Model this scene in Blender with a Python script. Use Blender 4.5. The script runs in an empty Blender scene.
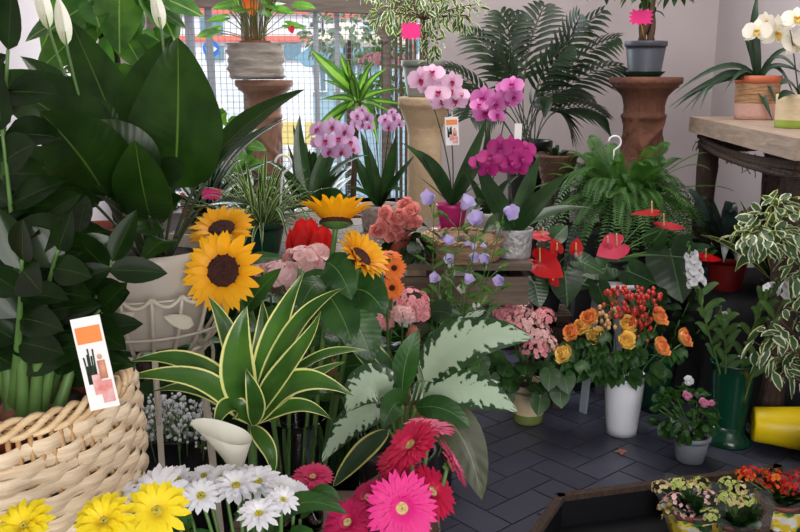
import bpy, math, random
from mathutils import Vector as V, Matrix
R = random.Random(7)
SC = bpy.context.scene
COL = SC.collection
# ------------------------------------------------------------ camera
FPX, PITCH, CH = 850.0, math.radians(12.7), 1.4
cd = bpy.data.cameras.new('camera'); cam = bpy.data.objects.new('camera', cd); COL.objects.link(cam)
cd.sensor_width = 36; cd.lens = 36*FPX/800; cd.clip_start = 0.05; cd.clip_end = 100
cam.location = (0, 0, CH); cam.rotation_euler = (math.pi/2-PITCH, 0, 0)
SC.camera = cam
# ------------------------------------------------------------ sky, sun, lights, exposure
w = bpy.data.worlds.new('sky'); SC.world = w; w.use_nodes = True
wn = w.node_tree.nodes; bgn = wn['Background']
sk = wn.new('ShaderNodeTexSky'); sk.sky_type = 'HOSEK_WILKIE'; sk.turbidity = 6; sk.sun_direction = (0.4, -0.5, 0.75)
mxs = wn.new('ShaderNodeMix'); mxs.data_type = 'RGBA'; mxs.inputs[0].default_value = 0.75
w.node_tree.links.new(sk.outputs[0], mxs.inputs[6]); mxs.inputs[7].default_value = (0.86, 0.93, 1.0, 1)
w.node_tree.links.new(mxs.outputs[2], bgn.inputs[0]); bgn.inputs[1].default_value = 1.15
def area(name, loc, rot, sx, sy, power, col):
    l = bpy.data.lights.new(name, 'AREA'); l.shape = 'RECTANGLE'; l.size = sx; l.size_y = sy; l.energy = power; l.color = col
    o = bpy.data.objects.new(name, l); COL.objects.link(o); o.location = loc; o.rotation_euler = [math.radians(a) for a in rot]; return o
area('shopfront_daylight', (0.9, -2.7, 1.7), (70, 0, 14), 1.9, 2.0, 92, (1.0, 0.97, 0.93))
area('ceiling_fill_light', (0.6, 3.3, 2.85), (0, 0, 0), 1.8, 1.4, 34, (1.0, 0.94, 0.90))  # added fill under the ceiling to brighten the back of the room
area('window_daylight', (-0.66, 5.15, 1.55), (-90, 0, 0), 1.5, 1.3, 34, (0.88, 0.95, 1.0))
sun = bpy.data.lights.new('sun', 'SUN'); sun.energy = 1.6; sun.angle = 0.2; sun.color = (1, 0.96, 0.9)
so = bpy.data.objects.new('sun', sun); COL.objects.link(so); so.rotation_euler = (math.radians(42), math.radians(12), 0)
SC.view_settings.view_transform = 'Standard'; SC.view_settings.look = 'None'
SC.view_settings.exposure = 0.55; SC.view_settings.gamma = 1; SC.view_settings.use_curve_mapping = False

# ------------------------------------------------------------ helpers
Z = V((0, 0, 1)); TOCAM = V((0, -1, 0.25)).normalized()
cp, sp = math.cos(PITCH), math.sin(PITCH)
def P(px, py, Y):                       # point of the room at distance Y seen at photo position px, py
    b = (266-py)/FPX; t = Y/(cp+b*sp)
    return V(((px-400)/FPX*t, Y, CH + t*(-sp+b*cp)))
def S(n, Y, py=266):                    # n photo pixels in metres at distance Y
    return n/FPX*Y/(cp+(266-py)/FPX*sp)
def rnd(a, b): return R.uniform(a, b)
def unit(): 
    while True:
        v = V((rnd(-1, 1), rnd(-1, 1), rnd(-1, 1)))
        if 0.05 < v.length < 1: return v.normalized()
class MB:
    def __init__(s): s.v = []; s.f = []; s.uv = []; s.mi = []
    def add(s, vs, fs, uvs=None, m=0):
        k = len(s.v); s.v += [tuple(x) for x in vs]; s.uv += uvs if uvs else [(0.5, 0.5)]*len(vs)
        s.f += [tuple(i+k for i in f) for f in fs]; s.mi += [m]*len(fs)
def link(name, mb, mats, parent=None, smooth=True, loc=None, label=None):
    me = bpy.data.meshes.new(name)
    base = V(parent['_loc']) if parent else (V(loc) if loc else V((0, 0, 0)))
    me.from_pydata([tuple(V(v)-base) for v in mb.v], [], mb.f)
    for m in (mats if isinstance(mats, (list, tuple)) else [mats]): me.materials.append(m)
    ul = me.uv_layers.new(name='UVMap')
    li = [0]*len(me.loops); me.loops.foreach_get('vertex_index', li)
    ul.data.foreach_set('uv', [c for i in li for c in mb.uv[i]])
    me.polygons.foreach_set('use_smooth', [smooth]*len(me.polygons))
    me.polygons.foreach_set('material_index', mb.mi)
    me.update()
    o = bpy.data.objects.new(name, me); COL.objects.link(o)
    if parent: o.parent = parent; o['_loc'] = parent['_loc']
    else: o.location = base; o['_loc'] = tuple(base)
    if label: o['label'] = label
    return o
def thing(name, label, cat, loc, group=None):
    o = bpy.data.objects.new(name, None); COL.objects.link(o); o.location = loc; o['_loc'] = tuple(loc)
    o.empty_display_size = 0.05
    o['label'] = label; o['category'] = cat
    if group: o['group'] = group
    return o
def single(name, label, cat, mb, mats, loc, group=None, smooth=True, kind=None):
    o = link(name, mb, mats, None, smooth, loc); o['label'] = label; o['category'] = cat
    if group: o['group'] = group
    if kind: o['kind'] = kind
    return o
def struct(name, mb, mats, parent=None, smooth=False, loc=None):
    o = link(name, mb, mats, parent, smooth, loc)
    if not parent: o['kind'] = 'structure'
    return o
def box(mb, a, b, m=0):
    x0, y0, z0 = a; x1, y1, z1 = b
    mb.add([(x0,y0,z0),(x1,y0,z0),(x1,y1,z0),(x0,y1,z0),(x0,y0,z1),(x1,y0,z1),(x1,y1,z1),(x0,y1,z1)],
           [(0,3,2,1),(4,5,6,7),(0,1,5,4),(1,2,6,5),(2,3,7,6),(3,0,4,7)],
           [(0,0),(1,0),(1,1),(0,1),(0,0),(1,0),(1,1),(0,1)], m)
def bar(mb, a, b, w, h, m=0, up=Z):     # squared timber from a to b
    a = V(a); b = V(b); t = (b-a).normalized(); s = t.cross(up)
    if s.length < 1e-3: s = t.cross(V((0, 1, 0)))
    s.normalize(); u = s.cross(t)
    vs = [p+s*x*w/2+u*y*h/2 for p in (a, b) for x, y in ((-1,-1),(1,-1),(1,1),(-1,1))]
    mb.add(vs, [(0,1,2,3),(7,6,5,4),(0,4,5,1),(1,5,6,2),(2,6,7,3),(3,7,4,0)], None, m)
def bez(pts, t):
    pts = [V(p) for p in pts]
    while len(pts) > 1: pts = [pts[i].lerp(pts[i+1], t) for i in range(len(pts)-1)]
    return pts[0]
def tube(mb, pts, r, n=6, seg=None, m=0, smooth_path=True, r2=None):
    if smooth_path:
        seg = seg or 8; path = [bez(pts, i/seg) for i in range(seg+1)]
    else: path = [V(p) for p in pts]
    N = len(path); vs = []; uv = []; a = None
    for i, p in enumerate(path):
        t = (path[min(i+1, N-1)]-path[max(i-1, 0)]).normalized()
        if a is None: a = t.cross(V((0.3, 0.2, 0.9)) if abs(t.z) < 0.9 else V((1, 0, 0))).normalized()
        a = (a - t*a.dot(t)).normalized(); b = t.cross(a)
        rr = r if r2 is None else r+(r2-r)*i/(N-1)
        if callable(r): rr = r(i/(N-1))
        for j in range(n):
            an = 2*math.pi*j/n; vs.append(p+(a*math.cos(an)+b*math.sin(an))*rr); uv.append((j/n, i/(N-1)))
    fs = [(i*n+j, i*n+(j+1) % n, (i+1)*n+(j+1) % n, (i+1)*n+j) for i in range(N-1) for j in range(n)]
    fs += [tuple(range(n-1, -1, -1)), tuple((N-1)*n+j for j in range(n))]
    mb.add(vs, fs, uv, m)
def lathe(mb, c, prof, n=32, m=0, ax=None, wob=None):
    c = V(c); ax = (ax or Z).normalized() if not ax is None else Z
    if ax == Z: a, b = V((1,0,0)), V((0,1,0))
    else: a = ax.orthogonal().normalized(); b = ax.cross(a)
    vs = []; uv = []; K = len(prof)
    for i, (r, z) in enumerate(prof):
        for j in range(n):
            an = 2*math.pi*j/n; q = r*(wob(an, z) if wob else 1)
            vs.append(c+a*math.cos(an)*q+b*math.sin(an)*q+ax*z); uv.append((j/n, i/(K-1)))
    fs = [(i*n+j, i*n+(j+1) % n, (i+1)*n+(j+1) % n, (i+1)*n+j) for i in range(K-1) for j in range(n)]
    mb.add(vs, fs, uv, m)
SH = {
 'ovate': lambda t: math.sin(math.pi*min(1, t**0.75))**0.75 if 0 < t < 1 else 0,
 'lance': lambda t: (math.sin(math.pi*t**0.7)**0.9 if 0 < t < 1 else 0)*1.0 + (0.12*(1-t) if t < 1 else 0),
 'strap': lambda t: min(1, 0.55+t*2)*(1-t**3.0),
 'petal': lambda t: (0.3+0.7*math.sin(math.pi*0.5*min(1, t*1.5)))*(math.sqrt(max(0, 1-((t-0.55)/0.45)**2)) if t > 0.55 else 1),
 'ray':   lambda t: (0.45+0.55*math.sin(math.pi*min(1, t)**0.8))*(1 if t < 0.6 else max(0, 1-((t-0.6)/0.4)**1.6)),
 'round': lambda t: math.sqrt(max(0, 1-(2*t-1)**2))*(1) if t > 0.12 else 0.35+0.3*t/0.12,
}
def ribbon(mb, pts, W, shape='ovate', nrm=Z, fold=0.15, n=8, m=4, wave=0.0, wn=3, curl=0.0, mi=0, ph=None):
    sh = SH[shape]; vs = []; uv = []; ph = rnd(0, 6.28) if ph is None else ph
    pts = [V(p) for p in pts]; pl = None
    for i in range(n+1):
        t = i/n; p = bez(pts, t); T = (bez(pts, min(1, t+0.02))-bez(pts, max(0, t-0.02)))
        T = T.normalized() if T.length > 1e-9 else V((0,0,1))
        q = nrm - T*nrm.dot(T)
        if q.length < 0.05: q = pl if pl else T.orthogonal()
        q.normalize(); pl = q; sd = T.cross(q); w = W/2*max(sh(t), 0.012)
        for j in range(m+1):
            s = -1+2*j/m
            off = fold*abs(s)*w - curl*s*s*w + wave*W*abs(s)*math.sin(ph+wn*6.28*t+(1.7 if s > 0 else 0))
            vs.append(p+sd*s*w+q*off); uv.append((j/m, t))
    mb.add(vs, [(i*(m+1)+j, i*(m+1)+j+1, (i+1)*(m+1)+j+1, (i+1)*(m+1)+j) for i in range(n) for j in range(m)], uv, mi)
def arcpts(b, d, L, droop):             # a rib that leaves b along d and sags
    b = V(b); d = V(d).normalized()
    return [b, b+d*L*0.4, b+d*L*0.75-Z*L*droop*0.25, b+d*L*0.95-Z*L*droop]
HEART = [(0,1.0),(8,0.88),(22,0.76),(45,0.64),(80,0.56),(110,0.55),(140,0.56),(162,0.46),(176,0.2),(180,0.12)]
def hr(deg):
    d = abs((deg+180) % 360-180)
    for (a, ra), (b, rb) in zip(HEART, HEART[1:]):
        if a <= d <= b: return ra+(rb-ra)*(d-a)/(b-a)
    return 0.12
def heart(mb, c, tip, nrm, L, dish=0.12, n=28, k=4, wid=1.0, wave=0.03, mi=0):   # heart-shaped blade, c = where the stalk meets it
    x = V(tip); nrm = V(nrm).normalized(); x = (x-nrm*x.dot(nrm)).normalized(); y = nrm.cross(x)
    vs = [V(c)]; uv = [(0.5, 0.15)]; ph = rnd(0, 6)
    for i in range(1, k+1):
        for j in range(n):
            a = 360*j/n; r = hr(a)*L/1.0*i/k; ca, sa = math.cos(math.radians(a)), math.sin(math.radians(a))
            z = dish*L*((r/L)**2)*(-1 if ca > 0 else 0.4) + dish*0.8*abs(sa)*r + wave*L*(i/k)**2*math.sin(ph+a/28)
            vs.append(V(c)+x*r*ca+y*r*sa*wid+nrm*z); uv.append((0.5+0.5*sa*r/(0.6*L), 0.15+0.8*ca*r/L))
    fs = [(0, 1+j, 1+(j+1) % n) for j in range(n)]
    fs += [(1+(i-1)*n+j, 1+i*n+j, 1+i*n+(j+1) % n, 1+(i-1)*n+(j+1) % n) for i in range(1, k) for j in range(n)]
    mb.add(vs, fs, uv, mi)
def ball(mb, c, r, n=8, k=5, sq=1.0, ax=Z, mi=0):
    ax = V(ax).normalized(); prof = [(max(1e-4, r*math.sin(math.pi*i/k)), -r*sq*math.cos(math.pi*i/k)) for i in range(k+1)]
    lathe(mb, c, prof, n, mi, ax)
def basis(n):
    n = V(n).normalized(); a = n.cross(Z)
    if a.length < 0.1: a = n.cross(V((0,1,0)))
    a.normalize(); return a, n.cross(a)*-1 if n.cross(a).z < 0 else n.cross(a), n

# ------------------------------------------------------------ materials
def c3(c): return tuple(((x/255)/12.92 if x/255 <= 0.04045 else ((x/255+0.055)/1.055)**2.4) for x in c)+(1,)
def nodes(name):
    m = bpy.data.materials.new(name); m.use_nodes = True; t = m.node_tree
    return m, t, t.nodes['Principled BSDF'], t.nodes['Material Output']
def mixc(t, fac, a, b, mode='MIX'):
    n = t.nodes.new('ShaderNodeMix'); n.data_type = 'RGBA'; n.blend_type = mode
    for k, x in ((0, fac), (6, a), (7, b)):
        if isinstance(x, (int, float)): n.inputs[k].default_value = x
        elif isinstance(x, tuple): n.inputs[k].default_value = x
        else: t.links.new(x, n.inputs[k])
    return n.outputs[2]
def math_(t, op, a, b=None, clamp=False):
    n = t.nodes.new('ShaderNodeMath'); n.operation = op; n.use_clamp = clamp
    for k, x in ((0, a), (1, b)):
        if x is None: continue
        if isinstance(x, (int, float)): n.inputs[k].default_value = x
        else: t.links.new(x, n.inputs[k])
    return n.outputs[0]
def noise(t, scale, detail=4, vec=None, dist=0.0):
    n = t.nodes.new('ShaderNodeTexNoise'); n.inputs['Scale'].default_value = scale; n.inputs['Detail'].default_value = detail
    n.inputs['Distortion'].default_value = dist
    if vec is not None: t.links.new(vec, n.inputs['Vector'])
    return n.outputs['Fac']
def objco(t, sc=(1,1,1)):
    n = t.nodes.new('ShaderNodeTexCoord'); mp = t.nodes.new('ShaderNodeMapping'); mp.inputs['Scale'].default_value = sc
    t.links.new(n.outputs['Object'], mp.inputs[0]); return mp.outputs[0]
def ramp(t, fac, stops):
    n = t.nodes.new('ShaderNodeValToRGB'); e = n.color_ramp.elements
    while len(e) < len(stops): e.new(0.5)
    for i, (p, c) in enumerate(stops): e[i].position = p; e[i].color = c
    t.links.new(fac, n.inputs[0]); return n.outputs[0]
def bump(t, bs, h, strength=0.3, dist=0.01):
    n = t.nodes.new('ShaderNodeBump'); n.inputs['Strength'].default_value = strength; n.inputs['Distance'].default_value = dist
    t.links.new(h, n.inputs['Height']); t.links.new(n.outputs[0], bs.inputs['Normal'])
def plain(name, col, rough=0.6, var=0.15, scale=12, bmp=0.0, bscale=60, metal=0.0, sc=(1,1,1), spec=0.5, col2=None):
    m, t, bs, out = nodes(name); oc = objco(t, sc); f = noise(t, scale, 5, oc)
    c = c3(col); d = c3(col2) if col2 else tuple(x*(1-var) for x in c[:3])+(1,)
    f = math_(t, 'MULTIPLY_ADD', f, 2.2); f.node.inputs[2].default_value = -0.6; f.node.use_clamp = True
    t.links.new(mixc(t, f, c, d), bs.inputs['Base Color'])
    bs.inputs['Roughness'].default_value = rough; bs.inputs['Metallic'].default_value = metal; bs.inputs['Specular IOR Level'].default_value = spec
    if bmp: bump(t, bs, noise(t, bscale, 5, oc), bmp)
    return m
def leafm(name, base, dark=None, rib=None, edge=None, ew=0.15, rough=0.38, trans=0.28, pat=None, patc=None, veins=14, ribw=0.05, ejag=0.5, tcol=None, vb=0.2, sp_=0.4):
    m, t, bs, out = nodes(name)
    uvn = t.nodes.new('ShaderNodeUVMap'); sx = t.nodes.new('ShaderNodeSeparateXYZ'); t.links.new(uvn.outputs[0], sx.inputs[0])
    u, v = sx.outputs[0], sx.outputs[1]
    s = math_(t, 'MULTIPLY', math_(t, 'ABSOLUTE', math_(t, 'SUBTRACT', u, 0.5)), 2.0)
    oc = objco(t); nz = noise(t, 14, 4, oc)
    b = tuple(x*0.8 for x in c3(base)[:3])+(1,); d = tuple(x*0.75 for x in c3(dark)[:3])+(1,) if dark else tuple(x*0.6 for x in b[:3])+(1,)
    col = mixc(t, ramp(t, nz, [(0.35, (0,0,0,1)), (0.65, (1,1,1,1))]), b, d)
    # lateral veins that run forward from the rib
    ph = math_(t, 'MULTIPLY', math_(t, 'SUBTRACT', v, math_(t, 'MULTIPLY', s, 0.16)), float(veins)*6.28)
    vn = math_(t, 'SINE', ph)
    if patc:
        uvm = t.nodes.new('ShaderNodeMapping'); t.links.new(uvn.outputs[0], uvm.inputs[0]); uvm.inputs['Scale'].default_value = (2.2, 7, 1)
        nn = noise(t, 2.2, 6, uvm.outputs[0], 0.4)
        if pat == 'silver':    # feathered silver middle, green along the rib and the rim
            f = math_(t, 'ADD', math_(t, 'SUBTRACT', 0.98, s), math_(t, 'ADD', math_(t, 'MULTIPLY', vn, 0.16), math_(t, 'MULTIPLY', math_(t, 'SUBTRACT', nn, 0.5), 1.5)))
            col = mixc(t, ramp(t, f, [(0.22, (0,0,0,1)), (0.34, (1,1,1,1))]), col, c3(patc))
        elif pat == 'stripe':  # lengthwise stripe in the middle
            f = math_(t, 'ADD', s, math_(t, 'MULTIPLY', math_(t, 'SUBTRACT', nn, 0.5), 0.3))
            col = mixc(t, ramp(t, f, [(0.36, (1,1,1,1)), (0.44, (0,0,0,1))]), col, c3(patc))
        elif pat == 'blotch':
            col = mixc(t, ramp(t, nn, [(0.50, (0,0,0,1)), (0.56, (1,1,1,1))]), col, c3(patc))
    if edge:
        un = noise(t, 40, 3, oc)
        f = math_(t, 'ADD', s, math_(t, 'MULTIPLY', math_(t, 'SUBTRACT', un, 0.5), ejag))
        col = mixc(t, ramp(t, f, [(max(0, 1-ew-0.03), (0,0,0,1)), (1-ew+0.03, (1,1,1,1))]), col, c3(edge))
    if rib:
        col = mixc(t, ramp(t, s, [(ribw*0.5, (1,1,1,1)), (ribw*1.3, (0,0,0,1))]), col, c3(rib))
    t.links.new(col, bs.inputs['Base Color']); bs.inputs['Roughness'].default_value = rough
    h = math_(t, 'ADD', math_(t, 'MULTIPLY', vn, 0.5), math_(t, 'MULTIPLY', ramp(t, s, [(0, (0,0,0,1)), (0.1, (1,1,1,1))]), 1.0))
    bump(t, bs, h, vb, 0.0012); bs.inputs['Specular IOR Level'].default_value = sp_
    if trans:
        tr = t.nodes.new('ShaderNodeBsdfTranslucent'); ms = t.nodes.new('ShaderNodeMixShader'); ms.inputs[0].default_value = trans
        tc = mixc(t, 1.0, col, c3(tcol) if tcol else (1.0, 1.0, 0.45, 1), 'MULTIPLY')
        tc = mixc(t, 1.0, tc, (1.6, 1.6, 1.6, 1), 'MULTIPLY')
        t.links.new(tc, tr.inputs[0]); t.links.new(bs.outputs[0], ms.inputs[1]); t.links.new(tr.outputs[0], ms.inputs[2])
        t.links.new(ms.outputs[0], out.inputs[0])
    return m
def petalm(name, tip, base=None, mid=None, rough=0.55, trans=0.25, streak=0.25, bpos=0.35):
    m, t, bs, out = nodes(name)
    uvn = t.nodes.new('ShaderNodeUVMap'); sx = t.nodes.new('ShaderNodeSeparateXYZ'); t.links.new(uvn.outputs[0], sx.inputs[0])
    base = base or tip; oc = objco(t)
    st = [(0.0, c3(base)), (bpos, c3(mid) if mid else c3(tip)), (1.0, c3(tip))]
    col = ramp(t, sx.outputs[1], st)
    uvm = t.nodes.new('ShaderNodeMapping'); t.links.new(uvn.outputs[0], uvm.inputs[0]); uvm.inputs['Scale'].default_value = (14, 1.2, 1)
    nz = noise(t, 1.6, 3, uvm.outputs[0])
    col = mixc(t, math_(t, 'MULTIPLY', nz, streak), col, tuple(x*0.45 for x in c3(tip)[:3])+(1,))
    t.links.new(col, bs.inputs['Base Color']); bs.inputs['Roughness'].default_value = rough
    bump(t, bs, nz, 0.2, 0.002)
    if trans:
        tr = t.nodes.new('ShaderNodeBsdfTranslucent'); ms = t.nodes.new('ShaderNodeMixShader'); ms.inputs[0].default_value = trans
        t.links.new(col, tr.inputs[0]); t.links.new(bs.outputs[0], ms.inputs[1]); t.links.new(tr.outputs[0], ms.inputs[2])
        t.links.new(ms.outputs[0], out.inputs[0])
    return m
def woodm(name, a, b, sc=(2, 18, 18), rough=0.7, bmp=0.4):
    m, t, bs, out = nodes(name); oc = objco(t, sc); f = noise(t, 3, 6, oc, 0.6); f2 = noise(t, 14, 4, oc)
    col = ramp(t, f, [(0.3, c3(a)), (0.7, c3(b))]); col = mixc(t, math_(t, 'MULTIPLY', f2, 0.35), col, tuple(x*0.4 for x in c3(a)[:3])+(1,))
    t.links.new(col, bs.inputs['Base Color']); bs.inputs['Roughness'].default_value = rough
    bump(t, bs, f, bmp, 0.01); return m
def glassm(name, col, rough=0.02):
    m, t, bs, out = nodes(name); bs.inputs['Base Color'].default_value = c3(col); bs.inputs['Transmission Weight'].default_value = 1
    bs.inputs['Roughness'].default_value = rough; bs.inputs['IOR'].default_value = 1.15; return m
# ------------------------------------------------------------ material set
M = {}
M['wall'] = plain('wall_paint', (192,182,184), 0.85, 0.05, 2, 0.05, 90)
M['ceil'] = plain('ceiling_paint', (225,224,222), 0.9, 0.03)
M['oldwood'] = woodm('old_wood', (112,100,92), (150,138,128), (1.5, 20, 20))
M['tabletop'] = woodm('table_wood', (146,126,110), (182,162,144), (18, 1.6, 18), 0.7, 0.25)
M['bark'] = plain('bark', (76,58,50), 0.95, 0.6, 22, 1.0, 45, sc=(3,3,0.7))
M['cratewood'] = woodm('crate_wood', (84,70,58), (118,100,84), (2, 16, 16))
M['stonelog'] = plain('stone_texture', (176,166,158), 0.95, 0.55, 7, 1.0, 14, sc=(1,1,4.5))
M['terra_dark'] = plain('dark_terracotta', (116,72,54), 0.8, 0.5, 9, 0.9, 38)
M['terra_pale'] = plain('pale_terracotta', (142,104,88), 0.85, 0.4, 9, 0.7, 30)
M['sandstone'] = plain('sandstone', (205,180,146), 0.85, 0.25, 6, 0.4, 40)
M['blackcloth'] = plain('black_cloth', (30,29,36), 0.85, 0.3, 5)
M['soil'] = plain('soil', (46,34,26), 1.0, 0.6, 60, 1.0, 120)
M['barpaint'] = plain('pale_bar_paint', (186,192,204), 0.5, 0.08)
M['steel'] = plain('galvanised_wire', (150,155,165), 0.45, 0.1, metal=0.4)
M['creammetal'] = plain('cream_metal', (196,188,172), 0.55, 0.15, 30)
M['creampot'] = plain('cream_ceramic', (186,178,168), 0.35, 0.06, 3)
M['greyplastic'] = plain('grey_plastic', (84,88,100), 0.45, 0.08)
M['palegrey'] = plain('pale_grey_plastic', (150,158,168), 0.4, 0.06)
M['greygreen'] = plain('grey_stone_pot', (150,156,150), 0.6, 0.1)
M['darkgreen'] = plain('dark_green_plastic', (10,62,44), 0.22, 0.1, spec=0.7)
M['blackplastic'] = plain('black_plastic', (22,22,26), 0.35, 0.1)
M['whiteplastic'] = plain('white_plastic', (226,228,236), 0.3, 0.03)
M['redplastic'] = plain('red_plastic', (150,34,34), 0.4, 0.15)
M['brownplastic'] = plain('brown_plastic', (146,70,54), 0.45, 0.12)
M['magpot'] = plain('magenta_ceramic', (186,32,112), 0.35, 0.15)
M['yellowplastic'] = plain('yellow_plastic', (238,206,10), 0.35, 0.08)
M['pinkspeck'] = plain('speckled_ceramic', (206,188,180), 0.6, 0.35, 60, 0.6, 70, col2=(150,126,122))
M['silverpot'] = plain('silver_hammered', (186,184,186), 0.4, 0.35, 60, 1.0, 60, metal=0.3)
M['whitepot'] = plain('white_ceramic', (224,222,220), 0.3, 0.04)
M['vasewhite'] = plain('glossy_white_glaze', (244,246,255), 0.2, 0.02)
M['raffia'] = plain('raffia', (206,168,128), 0.9, 0.4, 10, 1.0, 12, sc=(1,1,14), col2=(140,96,66))
M['rafpink'] = plain('pink_base', (222,178,164), 0.8, 0.15, 12, 0.3)
M['orangerim'] = plain('orange_rim', (190,98,62), 0.6, 0.15)
M['cream'] = plain('cream_band', (216,196,160), 0.7, 0.15, 8, 0.3, sc=(1,1,4))
M['lime'] = plain('lime_band', (148,170,64), 0.6, 0.15)
M['olive'] = plain('olive_band', (120,134,70), 0.6, 0.15)
M['wick'] = plain('pale_wicker', (232,206,164), 0.55, 0.35, 12, 0.4, 60, sc=(1,1,5), col2=(190,152,106))
M['traywick'] = plain('tray_wicker', (190,160,122), 0.6, 0.35, 12, 0.8, 60, sc=(1,1,5), col2=(120,92,64))
M['wickflat'] = plain('pale_wicker_splint', (236,218,190), 0.5, 0.35, 14, 0.35, 40, sc=(1,1,12), col2=(196,168,132))
M['wickstake'] = plain('wicker_stake', (190,148,98), 0.55, 0.3, 20)
M['brownwick'] = plain('brown_wicker', (92,62,44), 0.8, 0.5, 30, 1.0, 60)
M['pinksign'] = plain('pink_card', (240,36,134), 0.6, 0.03)
M['yellowstick'] = plain('yellow_stick', (226,160,40), 0.5, 0.1)
M['paper'] = plain('white_card', (228,226,226), 0.5, 0.03)
M['orangeink'] = plain('orange_print', (236,130,50), 0.5, 0.1)
M['redink'] = plain('red_print', (204,84,74), 0.5, 0.4, 60, col2=(214,190,190))
M['darkink'] = plain('dark_print', (44,60,44), 0.5, 0.3, 60)
M['skinink'] = plain('skin_print', (214,150,120), 0.5, 0.2)
M['glass'] = glassm('clear_glass', (235,240,240))
M['film'] = None
def filmm():
    m, t, bs, out = nodes('clear_film'); tr = t.nodes.new('ShaderNodeBsdfTransparent'); ms = t.nodes.new('ShaderNodeMixShader')
    bs.inputs['Base Color'].default_value = (0.8,0.82,0.85,1); bs.inputs['Roughness'].default_value = 0.12
    ms.inputs[0].default_value = 0.06; t.links.new(tr.outputs[0], ms.inputs[1]); t.links.new(bs.outputs[0], ms.inputs[2]); t.links.new(ms.outputs[0], out.inputs[0]); return m
M['film'] = filmm()
def slate():
    m, t, bs, out = nodes('slate_tile'); uvn = t.nodes.new('ShaderNodeUVMap'); wn_ = t.nodes.new('ShaderNodeTexWhiteNoise'); wn_.noise_dimensions = '2D'
    t.links.new(uvn.outputs[0], wn_.inputs['Vector']); oc = objco(t); f = noise(t, 3.0, 6, oc); g = noise(t, 30, 4, oc)
    a = mixc(t, wn_.outputs['Value'], c3((54,54,66)), c3((74,76,94)))
    a = mixc(t, ramp(t, f, [(0.35,(0,0,0,1)),(0.7,(1,1,1,1))]), a, c3((64,66,84)))
    t.links.new(a, bs.inputs['Base Color']); 
    r = math_(t, 'MULTIPLY_ADD', g, 0.25); r.node.inputs[2].default_value = 0.3; t.links.new(r, bs.inputs['Roughness'])
    bump(t, bs, g, 0.15, 0.003); return m
M['slate'] = slate(); M['grout'] = plain('grout', (88,88,98), 0.9, 0.3, 30)
# leaves
M['L_peace'] = leafm('peace_lily_leaf', (42,74,24), (28,56,18), rib=(80,108,46), veins=16, ribw=0.025, trans=0.36, rough=0.3, sp_=0.3)
M['L_zz'] = leafm('glossy_shaded_leaf', (30,54,20), (18,36,12), rib=(44,70,28), veins=3, ribw=0.03, trans=0.16, rough=0.25, vb=0.03, sp_=0.25)  # green darkened further to stand in for shade at the upper left
M['L_drac'] = leafm('yellow_edged_leaf', (76,122,46), (52,96,36), edge=(226,228,150), ew=0.17, ejag=0.1, veins=2, trans=0.25, rough=0.3)
M['L_agla'] = leafm('silver_patterned_leaf', (52,88,50), (36,66,38), pat='silver', patc=(168,188,166), veins=10, trans=0.15, rough=0.33)
M['L_olive'] = leafm('olive_leaf', (74,80,46), (58,64,38), rib=(104,106,66), veins=8, trans=0.2)
M['L_green'] = leafm('mid_green_leaf', (58,104,46), (38,78,34), rib=(96,134,74), veins=10, ribw=0.03)
M['L_dark'] = leafm('dark_green_leaf', (38,68,32), (26,50,24), rib=(62,94,56), veins=10, ribw=0.03, trans=0.15, rough=0.3)
M['L_bright'] = leafm('bright_green_leaf', (96,144,60), (64,112,44), rib=(140,176,96), veins=8, ribw=0.03, trans=0.35)
M['L_pothos'] = leafm('pothos_leaf', (84,140,52), (52,104,40), rib=(140,170,90), veins=8, trans=0.4)
M['L_orchid'] = leafm('orchid_leaf', (50,84,42), (34,62,32), rib=(40,70,36), veins=1, ribw=0.05, trans=0.15, rough=0.28)
M['L_anth'] = leafm('anthurium_leaf', (40,76,36), (26,56,28), rib=(78,116,70), veins=8, ribw=0.03, trans=0.15, rough=0.28)
M['L_fern'] = leafm('fern_leaf', (78,126,50), (50,92,36), veins=3, trans=0.3, rough=0.5)
M['L_palm'] = leafm('palm_leaf', (34,58,30), (24,44,24), veins=1, trans=0.15, rough=0.4)
M['L_spider'] = leafm('spider_plant_leaf', (66,112,52), (46,86,40), edge=(206,214,170), ew=0.22, ejag=0.05, veins=1)
M['L_corn'] = leafm('corn_plant_leaf', (70,116,50), (50,94,40), pat='stripe', patc=(112,150,66), veins=1, trans=0.4)
M['L_varieg'] = leafm('variegated_ficus_leaf', (92,122,84), (66,98,62), edge=(222,226,198), ew=0.32, ejag=0.5, veins=5, trans=0.3)
M['L_brom'] = leafm('dark_bromeliad_leaf', (62,78,72), (40,54,52), veins=1, trans=0.05, rough=0.3)
M['L_aloe'] = leafm('grey_green_leaf', (60,86,62), (44,68,50), veins=1, trans=0.08, rough=0.4)
M['L_yedge'] = leafm('yellow_margin_leaf', (64,92,60), (46,72,46), edge=(210,206,120), ew=0.2, ejag=0.1, veins=1)
M['L_redbrom'] = leafm('striped_bromeliad_leaf', (32,58,44), (20,40,34), pat='stripe', patc=(120,140,128), veins=1, trans=0.1, rough=0.25)
M['stemg'] = plain('green_stem', (88,124,62), 0.5, 0.25, 20)
M['stemd'] = plain('dark_stem', (54,66,40), 0.5, 0.3, 20)
M['stembrown'] = plain('brown_stem', (92,70,54), 0.85, 0.45, 20, 0.8, 60, sc=(1,1,0.3))
M['stempink'] = plain('brown_sheath', (150,96,74), 0.6, 0.4, 20)
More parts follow.
